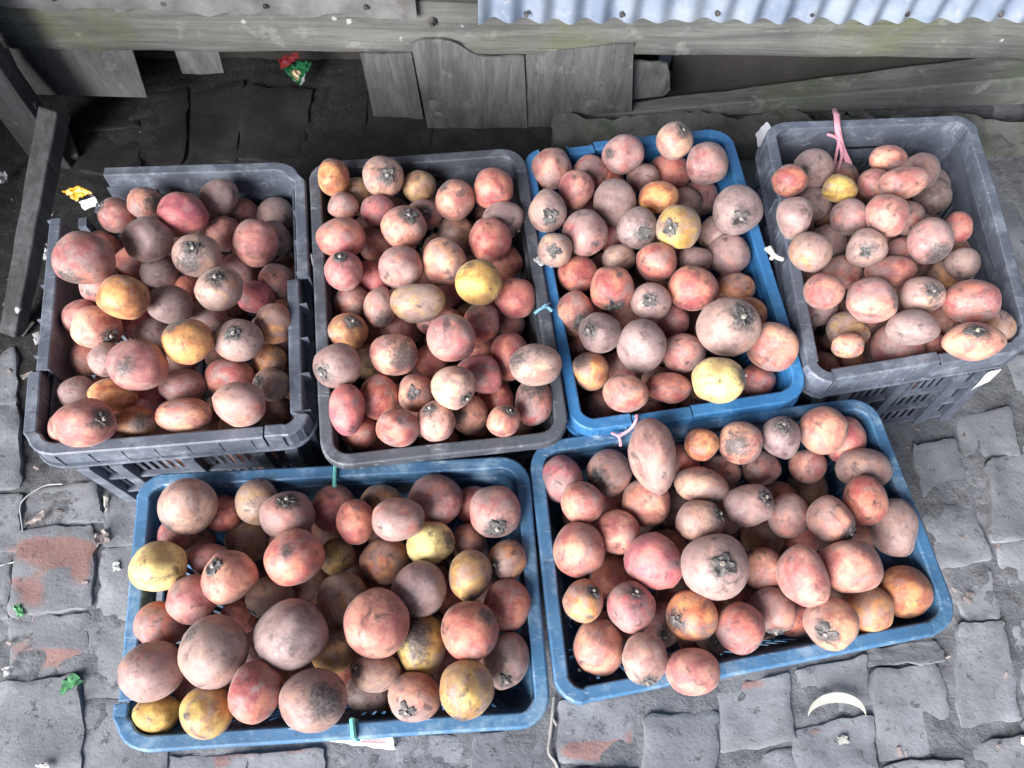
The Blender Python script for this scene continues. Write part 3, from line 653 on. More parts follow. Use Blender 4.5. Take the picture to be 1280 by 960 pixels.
# ------------------------------------------------------------------ fruit
# per crate: view patches (x offset, y offset in photograph pixels, 4x), then "x,y,rx,ry,height layer,colour+dust 0-9 [cX,Y calyx][sX,Y,size stain][pANG pointed][oANG oval]"
FR = {
1: [(60, 210, """180,460,138,138,2,P4 s-.25,.8,.5;265,580,95,100,2,P5;378,650,122,112,4,O2;110,755,75,95,1,P3;240,795,122,105,2,S2 c.8,.45
345,235,65,75,1,P4 c-.65,-.4;490,180,85,85,2,S5 s.8,.1,.55;675,230,120,110,3,M2;495,355,122,108,3,G7;860,145,100,90,2,G6;750,440,116,105,3,T6 c.15,-.2 s.0,.5,.5
885,330,80,78,1,P3;1040,375,108,115,2,S3;970,220,58,45,0,P4;1170,230,70,55,0,G6;1195,345,65,75,1,P6;958,510,72,65,1,P4;855,600,118,110,4,T5 c.15,-.4
1195,560,80,85,1,P5;560,515,95,72,1,D5 o0;610,685,108,100,2,D7;720,620,70,70,0,R1;1040,645,95,68,1,M2 o-20;1130,780,88,103,2,O5 s-.8,.2,.4;800,740,90,60,0,G6
950,860,122,102,3,T6 c.1,-.3;700,870,122,112,4,O1 s-.45,-.75,.6;450,770,90,70,0,M2;530,830,75,55,0,G6;270,410,80,80,0,P3;430,485,70,60,0,R3;1080,530,60,55,0,B5"""),
 (60, 350, """195,390,62,75,1,S4;300,400,65,80,1,G6;450,425,142,128,4,P3 s-.05,.1,.35;325,580,115,92,2,O1 o15;137,565,85,52,1,G6;182,715,148,120,3,S2 c.85,-.2 o0
445,715,98,75,1,O4 s.6,-.1,.5;685,675,135,92,2,S3 p-15;675,530,115,85,2,P6;955,620,135,112,3,S5 o0;910,490,118,65,1,R3;1110,410,85,55,1,O4;1120,520,90,85,1,T5 c-.55,-.2;510,570,70,40,0,M2;40,790,40,50,0,P2""")],
2: [(390, 180, """108,170,75,95,3,O2 s0,-.95,.5;355,165,103,100,3,T4 c.35,.15;225,225,65,50,0,B3;540,215,85,82,2,B3;712,275,100,100,3,S2 s-.5,-.6,.45;905,225,98,100,3,R2
157,310,80,68,2,P5;327,332,85,75,2,M4;560,355,90,80,2,P5 c.2,0;960,385,105,95,2,G7 c.75,.6;143,470,120,105,2,R3;462,420,113,105,3,S4 c.3,-.45;320,500,70,85,1,P3
720,445,85,70,1,T5;885,480,107,105,3,R2;157,635,92,98,3,P3 c0,-.6;445,620,108,110,3,P5;305,665,65,80,1,M2;662,588,108,118,3,S4;985,590,75,80,1,R1
833,690,113,112,4,Y1;1010,770,105,105,2,R2;185,795,85,75,1,P5;345,820,85,100,2,S5 s.3,.7,.5;520,790,120,105,3,B5 p-10;690,720,50,45,0,M3;590,670,50,50,0,P3"""),
 (390, 340, """845,255,92,95,2,R4 s-.5,-.7,.4;640,250,110,85,2,P3;703,330,125,118,4,P3 o0;975,260,55,55,1,P4;180,300,98,90,2,O3 c.4,-.55;125,465,117,112,3,G5 c-.45,.4
410,412,120,102,3,S3 s.65,.15,.85;430,285,80,50,0,P3;590,450,85,75,1,R2;985,420,95,118,2,R2;1115,465,130,102,4,T5 s-.8,-.3,.6 o0;835,505,115,98,2,M3 p38;335,625,100,112,2,R3
175,680,92,112,3,M2 p85;518,605,92,92,2,S4 c-.05,0;712,575,110,110,4,T3 c.65,.55;620,745,92,100,3,T3 c-.3,-.72;430,780,110,92,3,R4;790,710,92,100,1,S3 s-.6,.0,.5
1110,650,95,115,2,R5 s0,-.7,.7;958,745,85,80,3,S2 c.4,-.7;240,800,95,60,1,R3;265,450,40,40,0,B4;920,640,50,60,0,R2;850,385,40,40,0,R2""")],
3: [(655, 145, """140,265,100,100,2,P4;265,370,88,98,3,S2 o80;495,190,105,92,3,P5 s-.8,.1,.4;320,235,75,50,1,P4;400,305,95,55,1,R3;757,125,93,88,3,T4 c.3,-.4;725,290,105,100,2,R3
918,240,102,108,3,P5;600,310,85,70,2,G5;118,475,97,105,3,T6 c.1,.45;455,430,103,112,3,G6;670,405,102,78,3,O1 o10;305,590,112,118,3,P5 s.4,.55,.2;565,560,98,105,3,D5 c.2,.45
770,560,108,112,4,Y4 c-.5,.15;950,585,80,92,2,G5;1065,470,122,122,4,D6 c-.05,.55;885,410,95,75,1,P4;155,670,85,88,2,T5 c-.15,.2;1080,690,100,100,1,P6;270,790,98,90,2,R2
435,865,115,112,3,R2 c.1,.88;475,710,82,70,2,T5;450,600,60,70,1,M2;660,735,107,98,3,R4;845,860,122,112,3,R2;850,715,90,72,2,G4;800,445,55,40,1,G5;165,820,60,80,0,R2;1160,850,30,40,0,P4"""),
 (690, 300, """495,310,95,92,3,T6 c-.2,0;925,240,90,72,2,O4 o0;110,365,95,110,2,S4 c.3,.5;240,465,108,100,3,D5 c-.6,-.1;450,530,122,132,3,D8;600,395,95,75,1,P4;655,565,108,98,2,P4
885,435,152,148,4,T6 c.25,-.3;1100,365,92,82,1,O3;1100,535,120,122,2,S3;835,700,135,115,4,L1 c.93,-.2 o0;1030,700,85,70,1,R4;190,655,97,97,2,O4 s-.5,-.6,.5;370,765,110,95,3,S3
580,740,115,78,2,R3 o-8;110,530,40,45,1,R3;340,640,50,45,0,P3;375,360,60,40,0,P3""")],
4: [(950, 160, """150,262,88,78,3,R3;265,205,95,95,2,G6;403,305,88,75,3,Y2 o0;175,450,95,105,2,G6;265,385,55,80,1,G6;570,280,80,75,2,P3;640,150,95,62,2,S3 o-10;790,215,105,88,2,G5
710,275,105,82,4,S3 p-25;910,290,75,90,1,D7;635,430,105,105,4,P2 p95;745,455,70,85,2,P5;450,448,95,92,3,P6;985,500,68,80,2,R2;850,565,103,110,3,P6 s.1,.75,.6
250,620,100,98,3,O7;345,570,85,75,1,G5;528,600,98,92,3,T6 c-.35,.35;710,635,80,70,1,P4;655,720,125,80,2,R4 o10;410,720,95,75,1,R4;322,815,97,90,3,P3
560,860,133,110,3,S4 s.8,0,.5 o10;808,835,107,88,3,T5 c.1,-.1;925,745,80,50,1,O5;1010,680,85,80,2,G6;1060,865,135,110,3,R4;860,340,50,45,1,D4"""),
 (960, 240, """725,680,125,88,2,D7;1030,750,145,95,2,S3 c-.2,-.55 o0;400,690,105,55,1,B5 o0;400,770,80,65,2,S4 o10;650,790,120,50,0,P5;820,800,60,40,1,P3;860,630,60,60,0,P4;1150,680,60,50,0,B5;250,580,40,40,0,G6""")],
5: [(150, 580, """340,210,135,135,3,T4 s-.5,.7,.4;520,235,75,90,1,R2;690,190,110,112,2,B5;843,258,138,120,3,P6 c.1,-.78;1070,205,112,115,1,R2;200,515,142,128,3,L1;445,480,100,80,2,P3
545,570,135,130,4,S2 c-.35,-.62;355,675,125,122,3,P4;872,468,145,140,4,R3 s0,-.5,.25;750,670,120,100,1,G4 c-.5,.65;640,385,110,100,0,B5;200,800,125,115,2,R4;1085,465,85,95,1,Y4
1175,290,98,110,3,R2;1110,675,122,135,2,B5;250,360,50,40,0,P3;380,380,80,60,0,P4"""),
 (150, 700, """465,455,162,172,4,T7 s-.55,-.75,.35;852,370,175,165,4,D6;160,555,155,140,3,P7;185,765,115,95,2,Y1 o0;432,760,125,125,3,Y3;680,660,133,145,4,R3;965,700,165,150,4,G4 s.55,-.3,.65
1066,450,115,105,2,Y2 s.1,-.9,.5;670,790,125,55,1,P3;660,450,60,80,1,P5;600,280,90,90,0,R3;370,640,60,60,0,P4"""),
 (390, 580, """345,140,100,68,1,B3 s-.5,-.2,.35;430,278,130,108,4,S6 o20;620,180,135,125,2,P4;915,240,128,130,3,P5 c.1,.48;595,400,120,110,3,L1 s.85,-.3,.4;365,480,120,115,1,O5
785,385,75,65,1,P4;975,478,95,103,2,O5 c-.65,.1;795,558,107,125,3,Y4 s.1,.9,.45 o85;530,625,138,138,3,G5 s-.2,.7,.45;975,705,115,125,2,R3;690,660,70,75,0,R2;800,180,50,90,0,R2"""),
 (390, 700, """322,318,155,175,4,P2 o90;545,420,122,150,3,Y3 s-.1,-.6,.8;790,350,140,148,4,R2 s.7,-.6,.4;975,500,115,140,2,G5 c0,.45;775,645,130,145,4,Y4 s-.2,.8,.3 o80;515,680,130,118,2,S4 c-.2,.25
320,560,120,92,3,T5 c-.72,-.42;280,680,110,85,1,D6;180,590,80,80,1,R3;690,520,50,50,0,P3;380,720,50,50,0,O3""")],
6: [(665, 500, """150,395,108,115,2,M5;385,368,112,118,2,P5 c-.65,.2;253,512,105,108,3,S3;595,272,122,172,4,G4 p70;848,222,85,85,3,O2;1043,210,107,108,3,S4 s-.55,.1,.65;570,520,118,122,2,S4
840,425,122,92,3,T4 p25;840,605,120,102,3,T4 c.75,-.45;1080,525,120,115,3,G5 c.55,-.45;428,660,108,108,3,S3;235,750,132,135,2,S3;610,810,140,145,3,M3;912,830,162,160,4,T8 c0,-.3
1155,850,100,112,2,S3;945,360,95,75,1,P5;1150,340,100,85,1,P5;740,300,60,60,0,R3;400,520,60,50,0,R3;725,530,50,50,0,G6"""),
 (890, 500, """345,190,98,108,3,D5 c-.1,-.65;555,150,115,118,3,S3 s.85,.0,.35;700,170,75,115,1,R3;755,345,132,105,2,G5;770,500,105,120,4,R3;600,600,118,118,4,P5 c.5,.45;385,580,98,112,2,P6 o75
910,640,115,140,2,G5 p95;480,330,90,75,1,P4;480,450,95,60,0,B5;740,680,60,65,1,P4;250,690,100,60,0,B4;440,690,80,60,0,R3"""),
 (890, 620, """690,350,148,138,4,S3;450,400,122,150,3,S3 p55;960,480,130,125,2,O2 o35;790,570,120,122,2,O4;600,635,133,125,3,S4 c-.55,.15;300,580,115,120,2,P5 c0,.82;140,660,118,122,3,R4;440,680,110,85,1,R3"""),
 (665, 650, """255,400,100,108,3,O4 c.5,-.6;495,435,118,120,3,M6 c.2,-.85;798,480,125,122,3,O3 c-.78,0;330,640,122,140,2,S3 o80;565,695,112,125,3,T4 c0,.72;805,755,138,110,3,S1 o10
915,650,55,80,1,T6 c0,-.1;650,520,80,110,1,P5 c.0,.3;400,290,80,110,0,R2;820,620,90,50,0,R2""")],
}
BASE = dict(S=(.56, .205, .165), P=(.47, .155, .145), R=(.50, .115, .10), M=(.50, .115, .15), O=(.58, .20, .075), Y=(.57, .33, .085), L=(.74, .55, .21), T=(.53, .28, .22), G=(.35, .18, .17), D=(.19, .12, .13), B=(.38, .195, .095))
WORD = dict(S='salmon', P='dusty pink', R='red', M='magenta pink', O='orange', Y='mustard', L='pale yellow', T='tan', G='greyish pink', D='dark grey', B='brown')
CNAME = {1: 'broken grey crate', 2: 'charcoal crate', 3: 'rear blue crate', 4: 'lattice grey crate', 5: 'teal tied crate', 6: 'front right crate'}
fruits = []
for ci, patches in FR.items():
    for ox, oy, txt in patches:
        for ent in txt.replace('\n', ';').split(';'):
            tok = ent.split(); x, y, rx, ry, L, cg = tok[0].split(',')
            f = dict(ci=ci, x=ox+float(x)/4, y=oy+float(y)/4, rx=float(rx)/4, ry=float(ry)/4, L=int(L), col=cg[0], grey=int(cg[1])/9, cal=None, st=None, pt=None, ov=None)
            for t in tok[1:]:
                a = [float(q) for q in t[1:].split(',')]
                if t[0] == 'c': f['cal'] = a
                if t[0] == 's': f['st'] = a
                if t[0] == 'p': f['pt'] = a[0]
                if t[0] == 'o': f['ov'] = a[0]
            if f['L'] == 0: f['rx'] = f['ry'] = max(f['rx'], f['ry'], 23)
            elif f['L'] == 1: f['rx'] = max(f['rx'], f['ry']*.85, 21.5); f['ry'] = max(f['ry'], f['rx']*.85, 21.5)
            fruits.append(f)

def inner_dist(q4, p):
    """signed distance of p inside a clockwise quad (positive inside)"""
    d = 9
    for i in range(4):
        a, b = q4[i], q4[(i+1) % 4]; t = (b-a)/np.linalg.norm(b-a); nn = np.array([-t[1], t[0]]); d = min(d, -float((p-a)@nn))
    return d
# settle every fruit along its line of sight: front ones first, the others just under them, inside the walls
for ci in CR:
    C = CR[ci]; H = C['H']; q4 = [p[:2] for p in C['top']]; cen = np.mean(q4, axis=0)
    fs_ = [f for f in fruits if f['ci'] == ci]; fs_.sort(key=lambda f: (-f['L'], -f['y']))
    done_ = []
    for f in fs_:
        rpx = (f['rx']+f['ry'])/2; best = None
        d = ray(f['x'], f['y'])
        zdes = {4: H+.046, 3: H+.020, 2: H-.014, 1: H-.046, 0: H-.078}[f['L']]
        for z in np.arange(H+.085 if f['L'] > 1 else H-.018, .06, -.003):
            P_ = at(f['x'], f['y'], z); t = (P_-CAM)@FW; r = rpx*t/F_PX*.985
            pen = 0
            for g_ in done_:
                dd = np.linalg.norm(P_-g_['P'])-(r+g_['r'])*.97
                if dd < 0: pen += (-dd)**1.0*60
            v = max(0, min(1, (z-.012)/(H-.03))); inset = .024+CRATES[ci]['tp']*(1-v)
            dist = inner_dist(q4, P_[:2])-inset-r*.97
            if z < H+r*.3 and dist < 0: pen += -dist*(40 if z < H else 25)
            elif dist < 0 and z-H < r*.98:
                dw = math.hypot(max(0, dist+r*.97), z-H)
                if dw < r*.97: pen += (r*.97-dw)*25
            cost = pen + abs(z-zdes)*9
            if best is None or cost < best[0]: best = (cost, P_, r, t, pen)
        f['P'], f['r'], f['t'] = best[1], best[2], best[3]; f['pen'] = best[4]
        if f['L'] <= 1:          # the lower ones lie wholly inside the walls
            f['P'] = f['P'].copy(); f['P'][2] = min(f['P'][2], H-.018)
            for _ in range(2):
                for i in range(4):
                    a, b_ = q4[i], q4[(i+1) % 4]; t_ = (b_-a)/np.linalg.norm(b_-a); nn = np.array([-t_[1], t_[0]])
                    ins = .026+CRATES[ci]['tp']*(1-f['P'][2]/H)+f['r']
                    d_ = float((f['P'][:2]-a)@nn)+ins
                    if d_ > 0: f['P'][:2] -= nn*d_
        done_.append(f)

SEG, RINGS = 30, 20
def sphere_dirs():
    vs = [(0, 0, 1.0)]; 
    for i in range(1, RINGS):
        th = math.pi*i/RINGS
        for k in range(SEG): vs.append((math.sin(th)*math.cos(2*math.pi*k/SEG), math.sin(th)*math.sin(2*math.pi*k/SEG), math.cos(th)))
    vs.append((0, 0, -1.0)); fs = []
    for k in range(SEG): fs.append((0, 1+k, 1+(k+1) % SEG))
    for i in range(RINGS-2):
        for k in range(SEG): a = 1+i*SEG; b = a+SEG; fs.append((a+k, b+k, b+(k+1) % SEG, a+(k+1) % SEG))
    a = 1+(RINGS-2)*SEG; n = len(vs)-1
    for k in range(SEG): fs.append((a+k, n, a+(k+1) % SEG))
    return np.array(vs), fs
DIRS, SFACES = sphere_dirs()
CF = np.stack([RT, UP, -FW], 1)          # camera-aligned axes, used only to give each fruit the tilt it has
def fruit_shape(f, k):
    rs = np.random.RandomState(500+k)
    # own axis, in camera-aligned coordinates
    if f['cal']: 
        x, y = f['cal']; a = np.array([x, -y, math.sqrt(max(.02, 1-x*x-y*y))])
    elif f['pt'] is not None: an = R(f['pt']); a = np.array([math.cos(an), -math.sin(an), .18])
    elif f['ov'] is not None: an = R(f['ov']+rs.choice([0, 180])); a = np.array([math.cos(an), -math.sin(an), -.35])
    else: a = rs.normal(size=3); a[2] = -abs(a[2])-.3
    a /= np.linalg.norm(a)
    s1, s2, s3 = rs.normal(size=(3, 3)); 
    ph = rs.uniform(0, 9, 6); dents = [(v/np.linalg.norm(v), rs.uniform(.55, .86), rs.uniform(.25, .75)) for v in rs.normal(size=(5, 3))]
    def radial(U):       # U: unit directions, camera-aligned
        t = U@a; r = np.ones(len(U))
        r -= .055*np.exp(-((1-t)/.055)) ; r -= .03*np.exp(-((1+t)/.05))
        if f['pt'] is not None:
            r += .20*np.clip((t-.45)/.55, 0, 1)**2 + .06*np.clip((-t-.6)/.4, 0, 1)**2 - .07*np.exp(-((t-.1)/.5)**2) + .055*np.exp(-((1-t)/.055))
        r += .018*np.sin(2.1*(U@s1)+ph[0])+.015*np.sin(3.2*(U@s2)+ph[1])+.008*np.sin(5.5*(U@s3)+ph[2])
        for dv, h_, am in dents:          # flats where it has lain against its neighbours
            q = (U@dv)*r; r = np.where(q > h_*1.08, r*(1-am*(1-h_*1.08/np.maximum(q, .3))*.6), r)
        # faint ridges of the carpels
        b = np.cross(a, [.3, .5, .81]); b /= np.linalg.norm(b); c = np.cross(a, b)
        az = np.arctan2(U@c, U@b); r += .013*np.cos(4*az+ph[3])*(1-t*t)
        return r
    sc = np.array([f['rx'], f['ry'], (f['rx']+f['ry'])/2])*f['t']/F_PX*1.035
    if f['ov'] is not None: sc[2] = min(sc[0], sc[1])*1.02
    def pos(U): return ((U*radial(U)[:, None])*sc)@CF.T
    return a, pos, rs
def along_axis(a):
    b = np.cross(a, [.3, .5, .81]); b /= np.linalg.norm(b); return b, np.cross(a, b)
def make_fruit(f, k):
    a, pos, rs = fruit_shape(f, k)
    b, c = along_axis(a)
    U = DIRS[:, [0]]*b+DIRS[:, [1]]*c+DIRS[:, [2]]*a          # poles of the mesh lie on the fruit's axis
    V = pos(U)
    me = bpy.data.meshes.new('fruit'); me.from_pydata(V.tolist(), [], SFACES); me.update()
    me.polygons.foreach_set('use_smooth', [True]*len(me.polygons)); me.materials.append(M_FRUIT)
    o = bpy.data.objects.new('fruit', me); COL.objects.link(o); o.location = f['P']
    gp = DIRS+rs.uniform(-40, 40, 3)
    at_ = me.attributes.new('gp', 'FLOAT_VECTOR', 'POINT'); at_.data.foreach_set('vector', gp.astype(np.float32).ravel())
    st = np.zeros(len(U))
    if f['cal']: st = np.maximum(st, 1.05-np.arccos(np.clip(U@a, -1, 1))/(.70+.34*rs.rand()))
    if f['st']:
        x, y, s_ = f['st']; dr = np.array([x, -y, math.sqrt(max(.02, 1-x*x-y*y))]); dr /= np.linalg.norm(dr)
        st = np.maximum(st, 1.05-np.arccos(np.clip(U@dr, -1, 1))/(s_*1.95))
    if not f['cal'] and not f['st'] and rs.rand() < .3:
        dr = rs.normal(size=3); dr[2] = abs(dr[2]); dr /= np.linalg.norm(dr); st = np.maximum(st, .85-np.arccos(np.clip(U@dr, -1, 1))/(.5*rs.rand()+.15))
    at2 = me.attributes.new('stain', 'FLOAT', 'POINT'); at2.data.foreach_set('value', np.clip(st, -.6, 1).astype(np.float32)+0)
    base = np.array(BASE[f['col']])*rs.uniform(.88, 1.12)*np.array([1, rs.uniform(.92, 1.1), rs.uniform(.9, 1.1)])
    o.color = (*np.clip(base, 0, 1), f['grey'])
    if f['cal']:
        # four leathery lobes hugging the skin, curled at the tips
        n_r, n_a = 6, 40; vs = []; fs = []; rot = rs.uniform(0, 6.3); size = rs.uniform(.46, .70); dp = rs.uniform(.18, .48); pw = rs.uniform(.5, 1.4); am1 = rs.uniform(.1, .5)
        for i in range(n_r+1):
            for j in range(n_a):
                az = 2*math.pi*j/n_a; lob = (.62-dp)+dp*abs(math.cos(2*az+rot))**pw*(1+am1*math.sin(az+rot*2)+.12*math.sin(7*az+rot*3))+.05*math.sin(13*az); rr = size*max(.22, lob)*i/n_r
                dr = a*math.cos(rr)+(b*math.cos(az)+c*math.sin(az))*math.sin(rr)
                lift = 1.015+(.060*(i/n_r)**2.5 if i < n_r else -.02)*(1+.5*math.sin(5*az+rot)) + (.012 if i in (1, 2) else 0)
                vs.append(pos(dr[None, :])[0]*lift)
        for i in range(n_r):
            for j in range(n_a): fs.append((i*n_a+j, (i+1)*n_a+j, (i+1)*n_a+(j+1) % n_a, i*n_a+(j+1) % n_a))
        m = MB(); m.add(vs, fs); q = m.build('calyx', M_CALYX, o, True)
        tip = pos(a[None, :])[0]; out_ = CF@a; s_ = f['r']/.035
        if rs.rand() < .8:
         m = MB(); m.tube([tip-out_*.003, tip+out_*.002*s_, tip+out_*.0045*s_], [.0036*s_, .0032*s_, .0022*s_], 8)
         m.build('stalk', M_STALK, o, True)
    f['o'] = o
    return o
for k, f in enumerate(fruits): make_fruit(f, k)

# one label per fruit: look first, then where in its crate it lies, then what it lies beside
def quad_uv(ci, x, y):
    q = [np.array(p, float) for p in CRATES[ci]['c']]; u = v = .5
    for _ in range(12):
        p = (q[0]*(1-u)+q[1]*u)*(1-v)+(q[3]*(1-u)+q[2]*u)*v
        du = (q[1]-q[0])*(1-v)+(q[2]-q[3])*v; dv = (q[3]-q[0])*(1-u)+(q[2]-q[1])*u
        s_ = np.linalg.solve(np.stack([du, dv], 1), np.array([x, y])-p); u += s_[0]; v += s_[1]
    return u, v
def zone(u, v):
    c = 0 if u < .27 else 2 if u > .73 else 1; r_ = 0 if v < .24 else 2 if v > .76 else 1
    return {(0, 0): 'back left in', (1, 0): 'at the back of', (2, 0): 'back right in', (0, 1): 'left side of', (1, 1): 'amid the heap in',
            (2, 1): 'right side of', (0, 2): 'front left in', (1, 2): 'at the front of', (2, 2): 'front right in'}[(c, r_)]
def clockdir(x, y):
    if math.hypot(x, y) < .3: return 'facing up'
    an = math.degrees(math.atan2(y, x))
    return ['at its right', 'at lower right', 'at its bottom', 'at lower left', 'at its left', 'at upper left', 'at its top', 'at upper right'][int(((an+22.5) % 360)//45)]
for ci in CR:
    fs_ = [f for f in fruits if f['ci'] == ci]; rad = np.median([f['rx']+f['ry'] for f in fs_])
    for f in fs_:
        f['uv'] = quad_uv(ci, f['x'], f['y']); f['zone'] = zone(*f['uv'])
        sz = (f['rx']+f['ry'])/rad; f['size'] = 'big ' if sz > 1.18 else 'small ' if sz < .78 else ''
        f['shape'] = 'pointed ' if f['pt'] is not None else 'oval ' if f['ov'] is not None else ''
        f['deep'] = 'sunken ' if f['L'] == 0 else ''
        f['look'] = WORD[f['col']]
        f['feat'] = ('with calyx '+clockdir(*f['cal'])) if f['cal'] else ('with dark patch '+clockdir(*f['st'][:2]).replace('facing up', 'mid face')) if f['st'] else ''
    def forms(f):
        z = f['zone']+' the '+CNAME[ci]
        for ad, ft in ((f['deep']+f['size']+f['shape'], f['feat']), (f['size']+f['shape'], f['feat']), (f['shape'], f['feat']), ('', f['feat']), ('', f['feat'].replace('with ', ''))):
            l = ' '.join((ad+f['look']+' fruit '+ft+' '+z).split())
            if len(l.split()) <= 16: break
        return [l]
        for ad in (f['deep']+f['size']+f['shape'], f['size']+f['shape'], f['shape'], ''):
            l = ' '.join((ad+f['look']+' fruit '+f['feat']+' '+z).split())
            if len(l.split()) <= 16: break
        return [l]
    cnt = {}
    for f in fs_: f['lab'] = forms(f)[0]; cnt[f['lab']] = cnt.get(f['lab'], 0)+1
    names = {}
    for f in fs_: names.setdefault((f['look'], f['shape'], f['size'], bool(f['cal'])), []).append(f)
    used = {f['lab'] for f in fs_ if cnt[f['lab']] == 1}
    for f in fs_:
        if cnt[f['lab']] == 1: continue
        base = f['deep']+f['size']+f['shape']+f['look']+' fruit '+f['feat']
        cand = []
        for g_ in fs_:
            if g_ is f or g_['L'] < 1: continue
            dx, dy = f['x']-g_['x'], f['y']-g_['y']; dist = math.hypot(dx, dy)
            if dist > 170 or (g_['look'], g_['shape'], g_['size']) == (f['look'], f['shape'], f['size']): continue
            rel = ('right of' if dx > 0 else 'left of') if abs(dx) > abs(dy) else ('in front of' if dy > 0 else 'behind')
            rar = len(names[(g_['look'], g_['shape'], g_['size'], bool(g_['cal']))])
            nm = g_['size']+g_['shape']+g_['look']+(' calyx-topped' if g_['cal'] else '')
            cand.append((dist+45*(rar-1), rel+' the '+nm+' one in the '+CNAME[ci]))
        cand.sort()
        for _, c_ in cand:
            for bs in (base, f['size']+f['look']+' fruit '+f['feat'], f['size']+f['shape']+f['look']+' fruit', f['look']+' fruit'):
                l = ' '.join((bs+' '+c_).split())
                if l not in used and len(l.split()) <= 16: break
            if l not in used and len(l.split()) <= 16: break
        else: l = ' '.join((base+' '+f['zone']+' the '+CNAME[ci]).split())
        f['lab'] = l; used.add(l)
    for f in fs_: tag(f['o'], f['lab'], 'fruit', 'fruits heaped in the '+CNAME[ci])

# the fruit buried under the heap: only glimpsed in the gaps
bur = MB(); gps = []; sts = []
for ci in CR:
    C = CR[ci]; q4 = [p[:2] for p in C['top']]; H = C['H']
    mine = [f for f in fruits if f['ci'] == ci]; placed = []
    for zc in (H-.078, H-.125, H-.18, .07):
        if zc < .055: continue
        for _ in range(420):
            uu, vv = rng.rand(2); p = (q4[0]*(1-uu)+q4[1]*uu)*(1-vv)+(q4[3]*(1-uu)+q4[2]*uu)*vv
            r = rng.uniform(.030, .037); z = zc+rng.uniform(-.012, .012)
            if inner_dist(q4, p) < .030+CRATES[ci]['tp']*(1-zc/H)+r*.9: continue
            P_ = np.array([p[0], p[1], z])
            if any(np.linalg.norm(P_-f['P']) < (r+f['r'])*.96 for f in mine): continue
            if any(np.linalg.norm(P_-a) < (r+b)*.96 for a, b in placed): continue
            placed.append((P_, r))
    for P_, r in placed:
        n_ = 12; rg = 8
        o_ = rng.uniform(-40, 40, 3); vs = [(0, 0, 1)]; 
        for i in range(1, rg):
            for k in range(n_): th = math.pi*i/rg; vs.append((math.sin(th)*math.cos(2*math.pi*k/n_), math.sin(th)*math.sin(2*math.pi*k/n_), math.cos(th)))
        vs.append((0, 0, -1)); fs = [(0, 1+k, 1+(k+1) % n_) for k in range(n_)]
        for i in range(rg-2):
            for k in range(n_): a = 1+i*n_; fs.append((a+k, a+n_+k, a+n_+(k+1) % n_, a+(k+1) % n_))
        a = 1+(rg-2)*n_; fs += [(a+k, len(vs)-1, a+(k+1) % n_) for k in range(n_)]
        vs = np.array(vs, float); bur.add(P_+vs*r*np.array([1, 1, .95]), fs); gps.append(vs+o_); sts.append(np.full(len(vs), -.6))
o = bur.build('buried_fruit', M_FRUIT, None, True); o.color = (.46, .17, .13, .45)
a_ = o.data.attributes.new('gp', 'FLOAT_VECTOR', 'POINT'); a_.data.foreach_set('vector', np.concatenate(gps).astype(np.float32).ravel())
a_ = o.data.attributes.new('stain', 'FLOAT', 'POINT'); a_.data.foreach_set('value', np.concatenate(sts).astype(np.float32))
tag(o, 'lower fruit glimpsed in the gaps beneath the heaps in all crates', 'fruit', None, 'stuff')

# ------------------------------------------------------------------ ties, scraps and litter
def crv(pts, n=8):
    pts = [np.array(p, float) for p in pts]; out = []
    for i in range(len(pts)-1):
        p0, p1, p2, p3 = pts[max(i-1, 0)], pts[i], pts[i+1], pts[min(i+2, len(pts)-1)]
        for k in range(n):
            t = k/n; out.append(.5*((2*p1)+(p2-p0)*t+(2*p0-5*p1+4*p2-p3)*t*t+(3*p1-p0-3*p2+p3)*t**3))
    return out+[pts[-1]]
def cord(name, pts, r, mat, label, cat='string', zf=None):
    """pts: (px, py, z)"""
    m = MB(); m.tube(crv([at(*p) for p in pts]), r, 6); return tag(m.build(name, mat, None, True), label, cat)
def scrap(name, poly, z, mat, label, cat, th=.0012, crumple=.004, n=7):
    """poly: four pixel corners of a small sheet lying at height z (a number or four)"""
    zz = z if hasattr(z, '__len__') else [z]*4
    P4 = [at(x, y, h) for (x, y), h in zip(poly, zz)]; P = np.zeros((n, n, 3))
    for i in range(n):
        for j in range(n):
            a, b = i/(n-1), j/(n-1); q = (P4[0]*(1-a)+P4[1]*a)*(1-b)+(P4[3]*(1-a)+P4[2]*a)*b
            q = q+UZ*abs(crumple*fbm(i*.5, j*.5, 1, len(label)+poly[0][0], 3)*1.6)+np.array([.0025*fbm(i*.8, j*.8, 1, 3+poly[0][1], 2), .0025*fbm(i*.8, j*.8, 1, 8, 2), 0]); P[i, j] = q
    m = MB(); m.sheet(P, th); return tag(m.build(name, mat, None, True), label, cat)
H4, H3, H5, H6, H1, H2 = CR[4]['H'], CR[3]['H'], CR[5]['H'], CR[6]['H'], CR[1]['H'], CR[2]['H']
